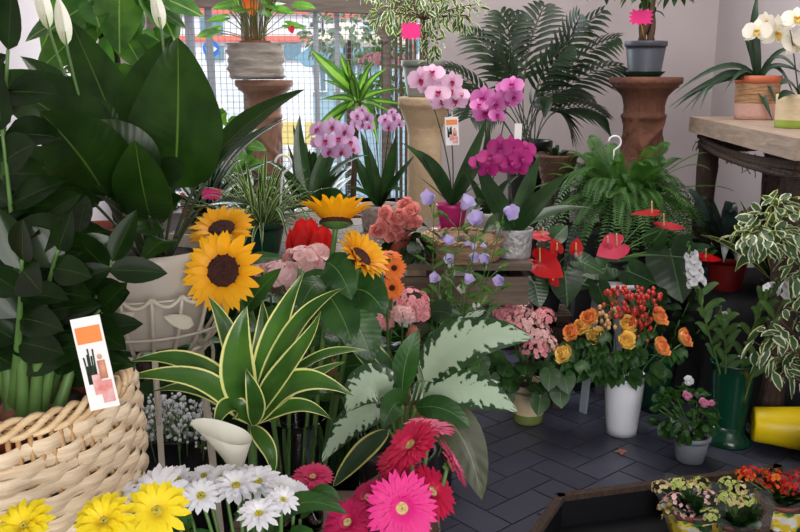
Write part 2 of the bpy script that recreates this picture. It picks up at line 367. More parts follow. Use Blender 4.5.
# petals
M['P_sun'] = petalm('sunflower_petal', (255,190,16), (238,140,8), trans=0.3)
M['P_sundisc'] = plain('sunflower_disc', (42,16,12), 0.95, 0.6, 90, 1.0, 160, col2=(72,30,18))
M['P_white'] = petalm('white_petal', (240,240,246), (226,232,216), streak=0.12)
M['P_yellow'] = petalm('yellow_petal', (252,230,32), (240,200,20), streak=0.15)
M['P_yelldisc'] = plain('yellow_green_disc', (206,190,60), 0.9, 0.3, 90, 1.0, 160)
M['P_ygdisc'] = plain('pale_disc', (226,210,140), 0.9, 0.3, 90, 1.0, 160, col2=(190,150,90))
M['P_hot'] = petalm('hot_pink_petal', (244,40,150), (240,70,160), streak=0.3)
M['P_mag'] = petalm('magenta_petal', (206,22,96), (170,14,70), streak=0.3)
M['P_crim'] = petalm('crimson_petal', (222,28,84), (196,16,60), streak=0.3)
M['P_pinkwh'] = petalm('pink_white_petal', (232,60,120), (246,190,206), mid=(238,130,168), streak=0.25)
M['P_orange'] = petalm('orange_petal', (250,128,20), (224,80,10), streak=0.3)
M['P_lilac'] = petalm('lilac_orchid_petal', (208,166,208), (180,110,160), streak=0.25)
M['P_pale'] = petalm('pale_pink_orchid_petal', (232,190,218), (214,140,186), streak=0.25)
M['P_pinkor'] = petalm('pink_orchid_petal', (226,140,204), (190,64,158), mid=(210,100,180), streak=0.25)
M['P_magor'] = petalm('magenta_orchid_petal', (178,20,124), (140,10,92), streak=0.3)
M['P_whor'] = petalm('white_orchid_petal', (240,236,222), (226,222,180), streak=0.08)
M['P_liph'] = petalm('orchid_lip', (160,20,80), (200,90,60), streak=0.2)
M['P_lipy'] = petalm('yellow_lip', (220,180,70), (200,120,60), streak=0.2)
M['P_coral'] = petalm('coral_petal', (255,184,176), (244,130,124), streak=0.15)
M['P_pinkh'] = petalm('pink_floret', (248,172,180), (228,110,132), streak=0.2)
M['P_pinkl'] = petalm('pale_pink_floret', (252,208,206), (236,150,164), streak=0.2)
M['P_lav'] = petalm('lavender_petal', (204,190,236), (170,146,216), streak=0.2)
M['P_red'] = petalm('red_spathe', (186,20,28), (170,14,22), streak=0.3, rough=0.2, trans=0.12)
M['P_redpink'] = petalm('rose_red_spathe', (184,40,54), (176,32,46), streak=0.3, rough=0.25, trans=0.12)
M['P_pinksp'] = petalm('pink_spathe', (204,66,92), (190,46,74), streak=0.4, rough=0.25, trans=0.12)
M['P_redsoft'] = petalm('red_tulip_petal', (232,34,30), (200,20,24), streak=0.2, trans=0.4)
M['spad'] = plain('spadix', (230,196,130), 0.7, 0.2, 90, 0.6, 200)
M['P_rose'] = petalm('orange_rose_petal', (222,80,60), (255,226,140), mid=(255,186,104), streak=0.1, bpos=0.62, trans=0.08)
M['P_rosey'] = petalm('yellow_rose_petal', (236,104,60), (255,236,150), mid=(255,218,112), streak=0.1, bpos=0.85, trans=0.08)
M['P_rosepk'] = petalm('small_pink_rose_petal', (234,160,196), (224,130,170), streak=0.15)
M['P_bud'] = petalm('pale_bell', (226,226,214), (170,190,130), streak=0.1)
M['P_calla'] = petalm('calla_spathe', (250,250,236), (214,226,176), streak=0.1, rough=0.35)
M['P_salmon'] = petalm('salmon_petal', (204,130,104), (186,110,90), streak=0.2)
M['berry'] = plain('red_berry', (176,28,34), 0.3, 0.3, 30, col2=(200,70,56))
M['berryc'] = plain('pale_berry', (222,170,120), 0.35, 0.3, 30)
M['P_pinkwhite'] = petalm('pale_pink_petal', (252,214,216), (244,226,220), streak=0.15)
M['P_kal'] = petalm('cream_kalanchoe_floret', (226,206,150), (190,190,110), streak=0.2)
M['P_kalg'] = petalm('green_kalanchoe_floret', (196,206,116), (150,180,80), streak=0.2)
M['P_kalr'] = petalm('red_kalanchoe_floret', (214,44,30), (180,30,24), streak=0.2)

# ------------------------------------------------------------ the shop: floor, walls, window
YB, XR, XL, YF, ZC = 5.28, 1.9, -1.75, -2.9, 2.9
mb = MB(); box(mb, (XL-0.2, YF, -0.1), (XR+0.2, YB+0.2, -0.004))
fl = struct('floor', mb, M['grout'])
mb = MB(); tw = 0.115; an = math.radians(41); ca, sa = math.cos(an), math.sin(an); g = 0.003
for i in range(-70, 71):
    for k in range(-18, 19):
        for (x, y, dx, dy) in ((i+4*k, i, 2, 1), (i+4*k+3, i, 1, 2)):
            x0, y0, x1, y1 = x*tw+g, y*tw+g, (x+dx)*tw-g, (y+dy)*tw-g
            cx, cy = (x0+x1)/2*ca-(y0+y1)/2*sa, (x0+x1)/2*sa+(y0+y1)/2*ca+2
            if not (XL+0.1 < cx < XR-0.1 and 0.3 < cy < YB-0.1): continue
            q = [(X*ca-Y*sa, X*sa+Y*ca+2, 0) for X, Y in ((x0,y0),(x1,y0),(x1,y1),(x0,y1))]
            r = (rnd(0, 9), rnd(0, 9)); zz = [V(p)-Z*0.006 for p in q]
            mb.add(q+zz, [(0,1,2,3),(0,4,5,1),(1,5,6,2),(2,6,7,3),(3,7,4,0)], [r]*8)
ft = link('floor_tiles', mb, M['slate'], None, False); ft.parent = fl
WX0, WX1, WZ0, WZ1 = -1.52, 0.13, 0.62, 2.03     # window opening
mb = MB()
box(mb, (XL-0.2, YB, 0), (WX0, YB+0.2, ZC)); box(mb, (WX1, YB, 0), (XR+0.2, YB+0.2, ZC))
box(mb, (WX0, YB, 0), (WX1, YB+0.2, WZ0)); box(mb, (WX0, YB, WZ1), (WX1, YB+0.2, ZC))
struct('wall_back', mb, M['wall'])
mb = MB(); box(mb, (XR, YF, 0), (XR+0.2, YB, ZC)); struct('wall_right', mb, M['wall'])
mb = MB(); box(mb, (XL-0.2, YF, 0), (XL, YB, ZC)); struct('wall_left', mb, M['wall'])
mb = MB(); box(mb, (XL-0.2, YF, ZC), (XR+0.2, YB+0.2, ZC+0.1)); struct('ceiling', mb, M['ceil'])
mb = MB(); box(mb, (XL-.2, YF-.2, 0), (-.3, YF, ZC)); box(mb, (1.75, YF-.2, 0), (XR+.2, YF, ZC)); box(mb, (-.3, YF-.2, 2.4), (1.75, YF, ZC)); struct('wall_front_unseen', mb, M['wall'])  # unseen front wall, added to keep part of the sky light out
# window: rough timber frame, two braces, wire mesh, sill
win = bpy.data.objects.new('window_1', None); COL.objects.link(win); win.location = (-0.7, YB, WZ0); win['_loc'] = (-0.7, YB, WZ0); win['kind'] = 'structure'
mb = MB(); a, b = P(150, -2, YB+0.05), P(424, 8, YB+0.05)
bar(mb, a, b, 0.1, 0.09); bar(mb, P(387, 8, YB+0.05), P(387, 200, YB+0.05)+Z*0.01, 0.045, 0.05); 
bar(mb, P(366, 10, YB+0.03), P(386, 42, YB+0.03), 0.04, 0.035); bar(mb, P(186, 0, YB+0.03), P(168, 16, YB+0.03), 0.05, 0.035)
bar(mb, (WX0+0.03, YB+0.06, WZ0), (WX0+0.03, YB+0.06, WZ1), 0.06, 0.06)
bar(mb, (-0.95, YB+0.09, WZ0), (-0.95, YB+0.09, WZ1), 0.035, 0.035); bar(mb, (-0.1, YB+0.09, WZ0), (-0.1, YB+0.09, WZ1), 0.03, 0.03)
struct('window_frame', mb, M['oldwood'], win)
mb = MB(); box(mb, (WX0-0.02, YB-0.18, WZ0-0.04), (WX1+0.02, YB+0.2, WZ0)); struct('window_sill', mb, M['whiteplastic'], win)
mb = MB(); x = WX0
while x < WX1:
    bar(mb, (x, YB+0.12, WZ0), (x, YB+0.12, WZ1), 0.003, 0.003); x += 0.037
z = WZ0+0.02
while z < WZ1:
    bar(mb, (WX0, YB+0.125, z), (WX1, YB+0.125, z), 0.0028, 0.0028); z += 0.037
struct('wire_mesh', mb, M['steel'], win)
for x, ww in ((-1.3, 0.05), (-1.18, 0.04), (-0.52, 0.028), (-0.39, 0.028)):
    mb = MB(); bar(mb, (x, YB+0.16, WZ0), (x, YB+0.16, WZ1), ww, 0.03); struct('window_bar', mb, M['barpaint'], win)
mb = MB()
for i in range(6):
    x = 0.0+i*0.028-0.02; bar(mb, (x, YB-0.03, WZ0), (x+rnd(-.01,.01), YB-0.03, 1.95), 0.02, 0.018)
struct('picket_screen', mb, M['cratewood'], win)

# ------------------------------------------------------------ the street outside
mb = MB(); box(mb, (-9, YB+0.2, -0.25), (9, 22, -0.15)); struct('ground', mb, plain('pavement', (206,206,208), 0.9, 0.1, 3))
bl = plain('hazed_blue_board', (160,190,206), 0.7, 0.15, 4); blr = plain('hazed_blue_roof', (130,172,196), 0.6, 0.15, 4); dk = plain('dark_pane', (110,140,156), 0.2, 0.1)  # kiosk blues paled so the bright outdoor haze sits in the colour
whb = plain('white_render', (232,232,236), 0.9, 0.05, 2); redb = plain('red_board', (226,120,104), 0.7, 0.1); cvs = plain('parasol_canvas', (226,214,198), 0.8, 0.06); mt = plain('grey_steel', (120,130,140), 0.4, 0.1, metal=0.5)
def kiosk():
    Y = 10; t = thing('kiosk', 'blue garden kiosk with sloping roof and windows out in the street', 'kiosk', (P(362, 120, Y).x, Y+0.8, -0.15))
    x0, x1 = P(306, 100, Y).x, P(415, 100, Y).x; zt = P(360, 47, Y).z
    mb = MB(); box(mb, (x0+.08, Y, -0.15), (x1, Y+1.6, zt)); link('wall', mb, bl, t, False)
    mb = MB(); a = P(296, 58, Y); b = P(338, 27, Y); c = P(420, 27, Y)
    mb.add([V((a.x, Y-.15, a.z)), V((b.x, Y-.15, b.z)), V((c.x, Y-.15, c.z)), V((c.x, Y-.15, zt-0.04)), V((a.x+.12, Y-.15, a.z-.1)),
            V((a.x, Y+1.8, a.z)), V((b.x, Y+1.8, b.z)), V((c.x, Y+1.8, c.z)), V((c.x, Y+1.8, zt-.04)), V((a.x+.12, Y+1.8, a.z-.1))],
           [(0,1,2,3,4),(9,8,7,6,5),(0,5,6,1),(1,6,7,2),(2,7,8,3),(4,9,5,0),(3,8,9,4)]); link('roof', mb, blr, t, False)
    for px in (313, 334, 356, 380):
        a = P(px, 92, Y); c = P(px+14, 53, Y); mb = MB(); box(mb, (a.x, Y-0.05, a.z), (c.x, Y+0.02, c.z)); wf = link('window', mb, whb, t, False)
        mb = MB(); box(mb, (a.x+.02, Y-0.06, a.z+.02), ((a.x+c.x)/2-.01, Y-0.04, c.z-.02)); box(mb, ((a.x+c.x)/2+.01, Y-0.06, a.z+.02), (c.x-.02, Y-0.04, c.z-.02)); link('pane', mb, dk, wf, False)
kiosk()
def bldg(name, lab, x0, x1, Y, zt, band, wins, mat):
    t = thing(name, lab, 'building', ((x0+x1)/2, Y+1, -0.15))
    mb = MB(); box(mb, (x0, Y, -0.15), (x1, Y+2, zt)); link('wall', mb, mat, t, False)
    for z0, z1 in band: mb = MB(); box(mb, (x0-.02, Y-.08, z0), (x1+.02, Y-.001, z1)); link('fascia_band', mb, redb, t, False)
    for a, b, c, d in wins: mb = MB(); box(mb, (a, Y-.05, b), (c, Y-.001, d)); link('window', mb, dk, t, False)
Y = 15.0
q = lambda x, y: P(x, y, Y)
bldg('shop_building', 'white street building with red fascia bands seen through the wire mesh', q(150,0).x, q(316,0).x, Y, q(0,-40).z,
     [(q(0,42).z, q(0,36).z), (q(0,14).z, q(0,6).z)], [(q(203,0).x, q(0,60).z, q(222,0).x, q(0,46).z), (q(280,0).x, q(0,60).z, q(300,0).x, q(0,44).z), (q(200,0).x, q(0,34).z, q(222,0).x, q(0,18).z)], whb)
bldg('market_hall', 'pale market hall behind the blue kiosk with a thin red band', q(318,0).x, q(440,0).x, Y+1, q(0,8).z, [(q(0,14).z, q(0,9).z)], [(q(330,0).x, q(0,40).z, q(350,0).x, q(0,24).z)], whb)
for (px, py, wpx, lab) in ((345, 36, 42, 'cream street parasol left of the other, in front of the blue kiosk'), (385, 38, 26, 'smaller cream street parasol beside the window post')):
    Y = 8.0 if px < 360 else 6.9; c = P(px, py, Y); r = S(wpx, Y)*0.85
    t = thing('street_parasol', lab, 'parasol', (c.x, Y, -0.15)); mb = MB()
    lathe(mb, (c.x, Y, c.z), [(0.01, 0.14), (r*0.5, 0.06), (r, -0.04), (r, -0.07), (r*0.5, 0.03), (0.01, 0.11)], 8); link('canopy', mb, cvs, t, False)
    mb = MB(); tube(mb, [(c.x, Y, -0.15), (c.x, Y, c.z+.1)], 0.02, 6, 1); link('pole', mb, mt, t)
# traffic sign
Y = 9; c = P(212, 49, Y); t = thing('traffic_sign', 'round blue traffic sign with white arrow on grey pole', 'road sign', (c.x, Y, -0.15))
mb = MB(); lathe(mb, (c.x, Y-.03, c.z), [(0.001, 0.02), (0.085, 0.02), (0.085, -0.0), (0.001, -0.0)], 20, 0, V((0,-1,0))); link('sign_disc', mb, plain('sign_blue', (40,110,200), 0.4, 0.02), t, False)
mb = MB(); box(mb, (c.x-.05, Y-.062, c.z-.013), (c.x+.03, Y-.052, c.z+.013)); mb.add([(c.x+.065,Y-.06,c.z),(c.x+.02,Y-.06,c.z+.04),(c.x+.02,Y-.06,c.z-.04)], [(0,1,2)]); link('arrow', mb, whb, t, False)
mb = MB(); tube(mb, [(c.x, Y+.02, -0.15), (c.x, Y+.02, c.z+.1)], 0.018, 6, 1); link('pole', mb, mt, t)
# parked van, bistro chairs
Y = 11.5; a = P(196, 118, Y); b = P(246, 82, Y); t = thing('parked_van', 'white van parked in the street left of the terracotta pedestal', 'van', ((a.x+b.x)/2, Y+.8, -0.15))
mb = MB(); x0, x1, z1 = a.x-.6, b.x+.3, b.z+0.05
prof = [(x0,-0.0),(x1,-0.0),(x1,0.45),(x1-.35,0.55),(x1-.7,z1),(x0,z1)]
mb.add([V((x,Y,z)) for x,z in prof]+[V((x,Y+1.5,z)) for x,z in prof], [(0,1,2,3,4,5),(11,10,9,8,7,6)]+[(i,6+i,6+(i+1)%6,(i+1)%6) for i in range(6)]); link('body', mb, whb, t, False)
mb = MB(); box(mb, (x1-1.3, Y-.01, 0.5), (x1-.75, Y, z1-.08)); link('window', mb, dk, t, False)
for x in (x0+.35, x1-.4):
    mb = MB(); lathe(mb, (x, Y-.02, 0.06), [(0.001,0),(0.2,0),(0.2,0.15),(0.001,0.15)], 18, 0, V((0,1,0))); link('wheel', mb, M['blackplastic'], t, False)
ych = plain('yellow_chair_paint', (226,206,130), 0.5, 0.1)
for k, (px, lab) in enumerate(((286, 'yellow bistro chair out in the street, left one of the pair'), (316, 'yellow bistro chair out in the street, right one of the pair'))):
    Y = 9.2; c = P(px, 150, Y); zb = -0.15; t = thing('bistro_chair', lab, 'chair', (c.x, Y, zb), 'yellow chairs in the street')
    mb = MB(); box(mb, (c.x-.13, Y-.13, zb+.68), (c.x+.13, Y+.13, zb+.71)); link('seat', mb, ych, t, False)
    mb = MB(); box(mb, (c.x-.13, Y+.12, zb+.8), (c.x+.13, Y+.14, zb+1.05)); bar(mb, (c.x-.12,Y+.13,zb+.7),(c.x-.12,Y+.13,zb+.82),.02,.02); bar(mb, (c.x+.12,Y+.13,zb+.7),(c.x+.12,Y+.13,zb+.82),.02,.02); link('backrest', mb, ych, t, False)
    for sx in (-1, 1):
        for sy in (-1, 1): mb = MB(); bar(mb, (c.x+sx*.12, Y+sy*.12, zb), (c.x+sx*.12, Y+sy*.12, zb+.69), .02, .02); link('leg', mb, ych, t, False)

# ------------------------------------------------------------ pedestals, tables, stands
def pedestal(name, lab, c, zt, rt, rs, mat, plinth_h, rings=True, neck=0.0):
    c = V(c); t = thing(name, lab, 'pedestal', (c.x, c.y, 0)); h0 = plinth_h
    mb = MB(); box(mb, (c.x-rs*1.5, c.y-rs*1.5, 0), (c.x+rs*1.5, c.y+rs*1.5, h0)); link('plinth', mb, M['stonelog'], t, False)
    H = zt-h0
    if rings:
        prof = [(0.001,0),(rt*.95,0),(rt*.95,.04),(rt*.82,.07),(rs*1.12,.11),(rs,.15),(rs,H*.5),(rs*.97,H-.26),(rs*.97,H-.21),(rs*1.1,H-.2),(rs*1.12,H-.185),(rs*1.0,H-.175),(rs*.98,H-.14),(rs*1.04,H-.11),(rs*1.12,H-.09),(rs*1.3,H-.07),(rt*.84,H-.055),(rt*.9,H-.05),(rt*.9,H-.04),(rt*.98,H-.032),(rt,H-.024),(rt,H-.004),(rt*.97,H),(0.001,H)]
    else:
        prof = [(0.001,0),(rs*1.4,0),(rs*1.4,.05),(rs,.09),(rs*.96,H*.5),(rs*.93,H-.17),(rs*1.02,H-.13),(rs*1.12,H-.11),(rt*.92,H-.05),(rt,H-.04),(rt,H),(0.001,H)]
    fl_ = (lambda an, z: 1+(0.10*max(0, math.sin(an*4+math.sin(z*22)*2.2))**2+.07*math.sin(z*38+math.sin(an*3)*3)*max(0, math.sin(an*6-z*9))) if .16 < z < H-.2 else (1+.02*math.sin(an*24) if z > H-.165 and z < H-.06 else 1)) if rings else None
    full = []
    for (a, b) in zip(prof, prof[1:]):
        n = max(1, int(abs(b[1]-a[1])/0.012))
        full += [(a[0]+(b[0]-a[0])*k/n, a[1]+(b[1]-a[1])*k/n) for k in range(n)]
    full.append(prof[-1])
    mb = MB(); lathe(mb, (c.x, c.y, h0), full, 120 if rings else 48, 0, None, fl_); link('column', mb, mat, t)
    if False:
        mb = MB()
        for k in range(9):
            a0 = 2*math.pi*k/9
            for zz in (H-.42, H-.62, H-.24):
                p = V((c.x+math.cos(a0+zz*4)*rs*1.0, c.y+math.sin(a0+zz*4)*rs*1.0, h0+zz)); o = V((math.cos(a0+zz*4), math.sin(a0+zz*4), 0))
                ball(mb, p, 0.032, 8, 5, 0.35, o); tube(mb, [p, p+o*.012+Z*.05+Z.cross(o)*.03, p+Z*.09+Z.cross(o)*.01], 0.008, 5, 5)
        link('relief', mb, mat, t)
    return t
pc = P(264, 80, 4.6); LPT = pc.z; LPX = pc.x
pedestal('terracotta_pedestal', 'pale terracotta column pedestal in front of the wire-mesh window', (LPX, 4.6, 0), LPT, S(29, 4.6, 80), S(15.5, 4.6, 120), M['terra_pale'], 0.45)
pc = P(646, 77, 4.3); RPT = pc.z; RPX = pc.x
pedestal('terracotta_pedestal', 'dark carved terracotta column pedestal right of the palm, behind the fern', (RPX, 4.3, 0), RPT, S(36, 4.3, 80), S(20, 4.3, 120), M['terra_dark'], 0.4)
pc = P(425, 97, 4.0); CPT = pc.z; CPX = pc.x
pedestal('sandstone_pedestal', 'cream sandstone pedestal at the right edge of the window', (CPX, 4.0, 0), CPT, S(27, 4.0, 97), S(18, 4.0, 150), M['sandstone'], 0.3, False)

def rustic_table():
    t = thing('rustic_table', 'wooden table on bark-covered legs along the right wall', 'table', (1.6, 3.45, 0))
    A = V((1.41, 4.2, 0)); B = V((1.27, 2.75, 0)); zt = 1.2; th = 0.072
    mb = MB(); poly = [A, V((1.88, 4.22, 0)), V((1.88, 2.75, 0)), B]
    for k in range(4):
        f0, f1 = k/4+0.003, (k+1)/4-0.003
        a0, a1 = A.lerp(poly[1], f0), A.lerp(poly[1], f1); b0, b1 = B.lerp(poly[2], f0), B.lerp(poly[2], f1)
        q = [b0, b1, a1, a0]; mb.add([p+Z*(zt-th) for p in q]+[p+Z*zt for p in q], [(0,3,2,1),(4,5,6,7),(0,1,5,4),(1,2,6,5),(2,3,7,6),(3,0,4,7)])
    link('tabletop', mb, M['tabletop'], t, False)
    mb = MB()
    for (p, q_) in ((A+V((.05,-.05,0)), B+V((.05,.05,0))), (A+V((.05,-.05,0)), V((1.84,4.17,0)))):
        for k in range(5):
            a = p+Z*(zt-th-.02-.012*k)+unit()*.012; b = q_+Z*(zt-th-.02-.012*k)+unit()*.012
            tube(mb, [a, (a+b)/2+V((-.02,0,-.03))+unit()*.03, b], rnd(.008,.014), 6, 12)
        for k in range(50):
            f = rnd(0,1); a = p.lerp(q_, f)+Z*(zt-th-.04); tube(mb, [a+unit()*.02, a+V((-.03,rnd(-.1,.1),-.02)), a+V((rnd(-.03,.0),rnd(-.15,.15),-rnd(.01,.07)))], .002, 3, 4)
    link('bark_rail', mb, M['bark'], t)
    for (x, y) in ((A.x+.07, A.y-.1), (1.8, 4.1), (1.45, 3.12), (1.8, 2.9)):
        mb = MB(); lathe(mb, (x, y, 0), [(0.045+.004*math.sin(i*1.7), (zt-th)*i/14) for i in range(15)], 14, 0, None, lambda an, z: 1+.12*math.sin(an*5+z*9)+.06*math.sin(an*9-z*31)); link('leg', mb, M['bark'], t)
rustic_table()
def bench(name, lab, x0, x1, y0, y1, zt, mat, cat='bench'):
    t = thing(name, lab, cat, ((x0+x1)/2, (y0+y1)/2, 0))
    mb = MB(); n = 5
    for k in range(n):
        a = y0+(y1-y0)*k/n; b = y0+(y1-y0)*(k+1)/n-.008; box(mb, (x0, a, zt-.025), (x1, b, zt))
    link('top', mb, mat, t, False)
    mb = MB()
    for k in range(3):
        z = zt-.05-.15*k; 
        if z-.1 < .02 or (k and zt > .7): break
        box(mb, (x0+.01, y0+.005, z-.1), (x1-.01, y0+.022, z)); box(mb, (x0+.01, y1-.022, z-.1), (x1-.01, y1-.005, z))
        box(mb, (x1-.025, y0+.022, z-.1), (x1-.01, y1-.022, z)); box(mb, (x0+.01, y0+.022, z-.1), (x0+.025, y1-.022, z))
    link('slats', mb, mat, t, False)
    for x in (x0+.045, (x1-.045 if x1-x0 < 1.2 else x1-.32)):
        for y in (y0+.045, y1-.045): mb = MB(); bar(mb, (x, y, 0), (x, y, zt-.025), .04, .04); link('leg', mb, mat, t, False)
BZ = 0.76
bench('display_bench', 'long weathered slatted bench carrying the orchids in the middle', -.95, .46, 2.88, 3.84, BZ, M['cratewood'])
bench('low_bench', 'low slatted bench in the window under the leafy houseplants', -1.45, -.12, 4.05, 4.38, .55, M['cratewood'])
bench('wooden_crate', 'low wooden crate under the vase of sunflowers', -.42, .10, 1.62, 2.12, .3, M['cratewood'], 'crate')
bench('wooden_stool', 'wooden stool under the pale wicker basket', -.76, -.40, .94, 1.3, .64, M['cratewood'], 'stool')
bench('flower_stool', 'low wooden stool under the brown wicker vase of pink gerberas', -.07, .13, 1.17, 1.37, .34, M['cratewood'], 'stool')
mb = MB()                               # black cloth draped over a box
nx, ny = 26, 16; X0, X1, Y0, Y1, ZT = .78, 1.3, 3.5, 4.08, .55
ring = []
def drape(name, lab, X0, X1, Y0, Y1, ZT):
    mb = MB(); loop = []; n = 20
    for k in range(n): loop.append((X0+(X1-X0)*k/n, Y0))
    for k in range(n): loop.append((X1, Y0+(Y1-Y0)*k/n))
    for k in range(n): loop.append((X1-(X1-X0)*k/n, Y1))
    for k in range(n): loop.append((X0, Y1-(Y1-Y0)*k/n))
    cx, cy = (X0+X1)/2, (Y0+Y1)/2; L = len(loop); vs = []
    for lv in range(8):
        f = lv/7
        for k, (x, y) in enumerate(loop):
            o = f*.035*(1+math.sin(k*.9)+.5*math.sin(k*2.1+f*3))
            d = V((x-cx, y-cy, 0)).normalized(); vs.append(V((x, y, ZT*(1-f)+.002))+d*o)
    fs = [(l*L+k, l*L+(k+1) % L, (l+1)*L+(k+1) % L, (l+1)*L+k) for l in range(7) for k in range(L)]; fs.append(tuple(range(L-1, -1, -1)))
    mb.add(vs, fs); single(name, lab, 'cloth', mb, M['blackcloth'], (cx, cy, 0))
drape('draped_table', 'low table draped in black cloth behind the rose vase, under the fern', .8, 1.24, 3.68, 4.06, .7)
drape('draped_table', 'low table draped in black cloth under the rustic table', 1.28, 1.72, 3.3, 3.95, .5)
# white stool with pale legs behind the roses
def wstool():
    SY = 3.48; c = P(612, 281, SY); t = thing('white_stool', 'small white stool behind the rose vase', 'stool', (c.x, SY, 0)); zt = c.z+.01
    mb = MB(); lathe(mb, (c.x, SY, 0), [(.001, zt-.02), (.13, zt-.02), (.135, zt-.01), (.13, zt), (.001, zt)], 28); link('seat', mb, M['whiteplastic'], t)
    for dx, dy in ((-.09,-.08), (.01,-.12), (.09,-.06), (.0,.1)):
        mb = MB(); bar(mb, (c.x+dx*1.3, SY+dy*1.2, 0), (c.x+dx*.85, SY+dy*.85, zt-.02), .035, .012); link('leg', mb, M['palegrey'], t, False)
    return c.x, zt
WSX, WSZ = wstool()
# ------------------------------------------------------------ plant builders
def potm(t, c, rt, rb, h, mat, soil=True, rim=True, band=None, name='pot', thick=0.006, matb=None):
    c = V(c); rl = rt+0.004 if rim else rt
    prof = [(.001, 0), (rb*.96, 0), (rb, .004)] + [(rb+(rt-rb)*k/8, h*.98*k/8) for k in range(1, 8)]
    if rim: prof += [(rb+(rt-rb)*.86, h*.84), (rl, h*.85), (rl, h*.98)]
    prof += [(rl, h*.99), (rl-thick*.5, h), (rt-thick, h*.985), (rt-thick*1.6, h*.8), (rt-thick*3, h*.6), (.001, h*.6)]
    mb = MB(); lathe(mb, c, prof, 36); 
    if band:
        mats = [mat, matb]; K = len(prof)
        for i, f in enumerate(mb.f):
            z = sum(mb.v[k][2] for k in f)/4-c.z
            if z < h*band: mb.mi[i] = 1
    else: mats = mat
    p = link(name, mb, mats, t)
    if soil:
        mb = MB(); lathe(mb, c+Z*h*.86, [(.001,.006),(rt*.3,.008),(rt*.6,.004),(rt*.88,0),(rt*.88,-.01),(.001,-.01)], 24, 0, None, lambda an, z: 1+.02*math.sin(an*7)); link('soil', mb, M['soil'], t)
    return c+Z*h*.87
def leafset(t, root, n, L, W, shape, mat, elev=(20, 80), droop=(.1,.5), name='foliage', nseg=7, fold=.2, wave=0., az=None, stem=None, spread=.02, m=4, curl=0.):
    mb = MB(); sm = MB(); root = V(root)
    for k in range(n):
        a = (2*math.pi*k/n*2.399*1.0 if az is None else math.radians(rnd(*az)))+rnd(-.3,.3); e = math.radians(rnd(*elev)); l = L*rnd(.7, 1.1)
        d = V((math.cos(a)*math.cos(e), math.sin(a)*math.cos(e), math.sin(e))); b = root+V((math.cos(a), math.sin(a), 0))*spread*rnd(.2,1)
        if stem:
            s = stem*rnd(.6, 1.1); tube(sm, [b, b+(d+Z*.8).normalized()*s*.6, b+(d*.7+Z).normalized()*s], .0022, 5, 5); b = b+(d*.7+Z).normalized()*s; d = (d-Z*.5).normalized()
        ribbon(mb, arcpts(b, d, l, rnd(*droop)), W*rnd(.8,1.1), shape, (Z-d*.5+unit()*.15).normalized(), fold, nseg, m, wave, curl=curl)
    if stem: link('leaf_stems', sm, M['stemg'], t)
    return link(name, mb, mat, t)
def bushy(mb, sm, root, c, rad, n, L, W, shape, nb=9, hang=.3, nseg=4, fold=.2, stemr=.002, face=None):
    root = V(root); c = V(c); tips = []
    for k in range(nb):
        u = unit(); p = c+V((u.x*rad[0], u.y*rad[1], abs(u.z)*rad[2]*rnd(-.3,1)))*.75; tips.append(p)
        if sm is not None: tube(sm, [root, (root+p)/2+Z*.2*(p-root).length*0.5, p], stemr, 5, 6)
    for k in range(n):
        u = unit()*rnd(.45, 1)**.5; p = c+V((u.x*rad[0], u.y*rad[1], u.z*rad[2])); 
        d = (u+V((0,0,-hang))+unit()*.6+(face*.4 if face else V((0,0,0)))).normalized(); nn = (Z*.7+u*.6+unit()*.4).normalized()
        if abs(nn.dot(d)) > .9: nn = TOCAM
        l = L*rnd(.7,1.15); ribbon(mb, arcpts(p-d*l*.3, d, l, rnd(.05,.3)), W*rnd(.8,1.15), shape, nn, fold, nseg, 2)
def bush(t, root, c, rad, n, L, W, shape, mat, stem=None, **k):
    mb = MB(); sm = MB() if stem else None
    bushy(mb, sm, root, c, rad, n, L, W, shape, **k)
    if stem: link('stems', sm, stem, t)
    return link('foliage', mb, mat, t)
def pedals(mb, c, n, Rr, r0, cnt, w, shape='ray', lift=0.1, droop=0.1, jit=.06, seg=5, fold=.12, phase=0, m=2, stretch=None, curl=0.):
    a, b, n = basis(n)
    for i in range(cnt):
        an = 2*math.pi*(i+phase)/cnt+rnd(-jit, jit); d = a*math.cos(an)+b*math.sin(an); l = Rr*rnd(.92,1.05); j = rnd(-.05,.05)*Rr
        ribbon(mb, [c+d*r0, c+d*(r0+(l-r0)*.5)+n*(lift*Rr+j), c+d*l+n*((lift*.8-droop)*Rr+j)], w*rnd(.85,1.1), shape, n, fold, seg, m, curl=curl)
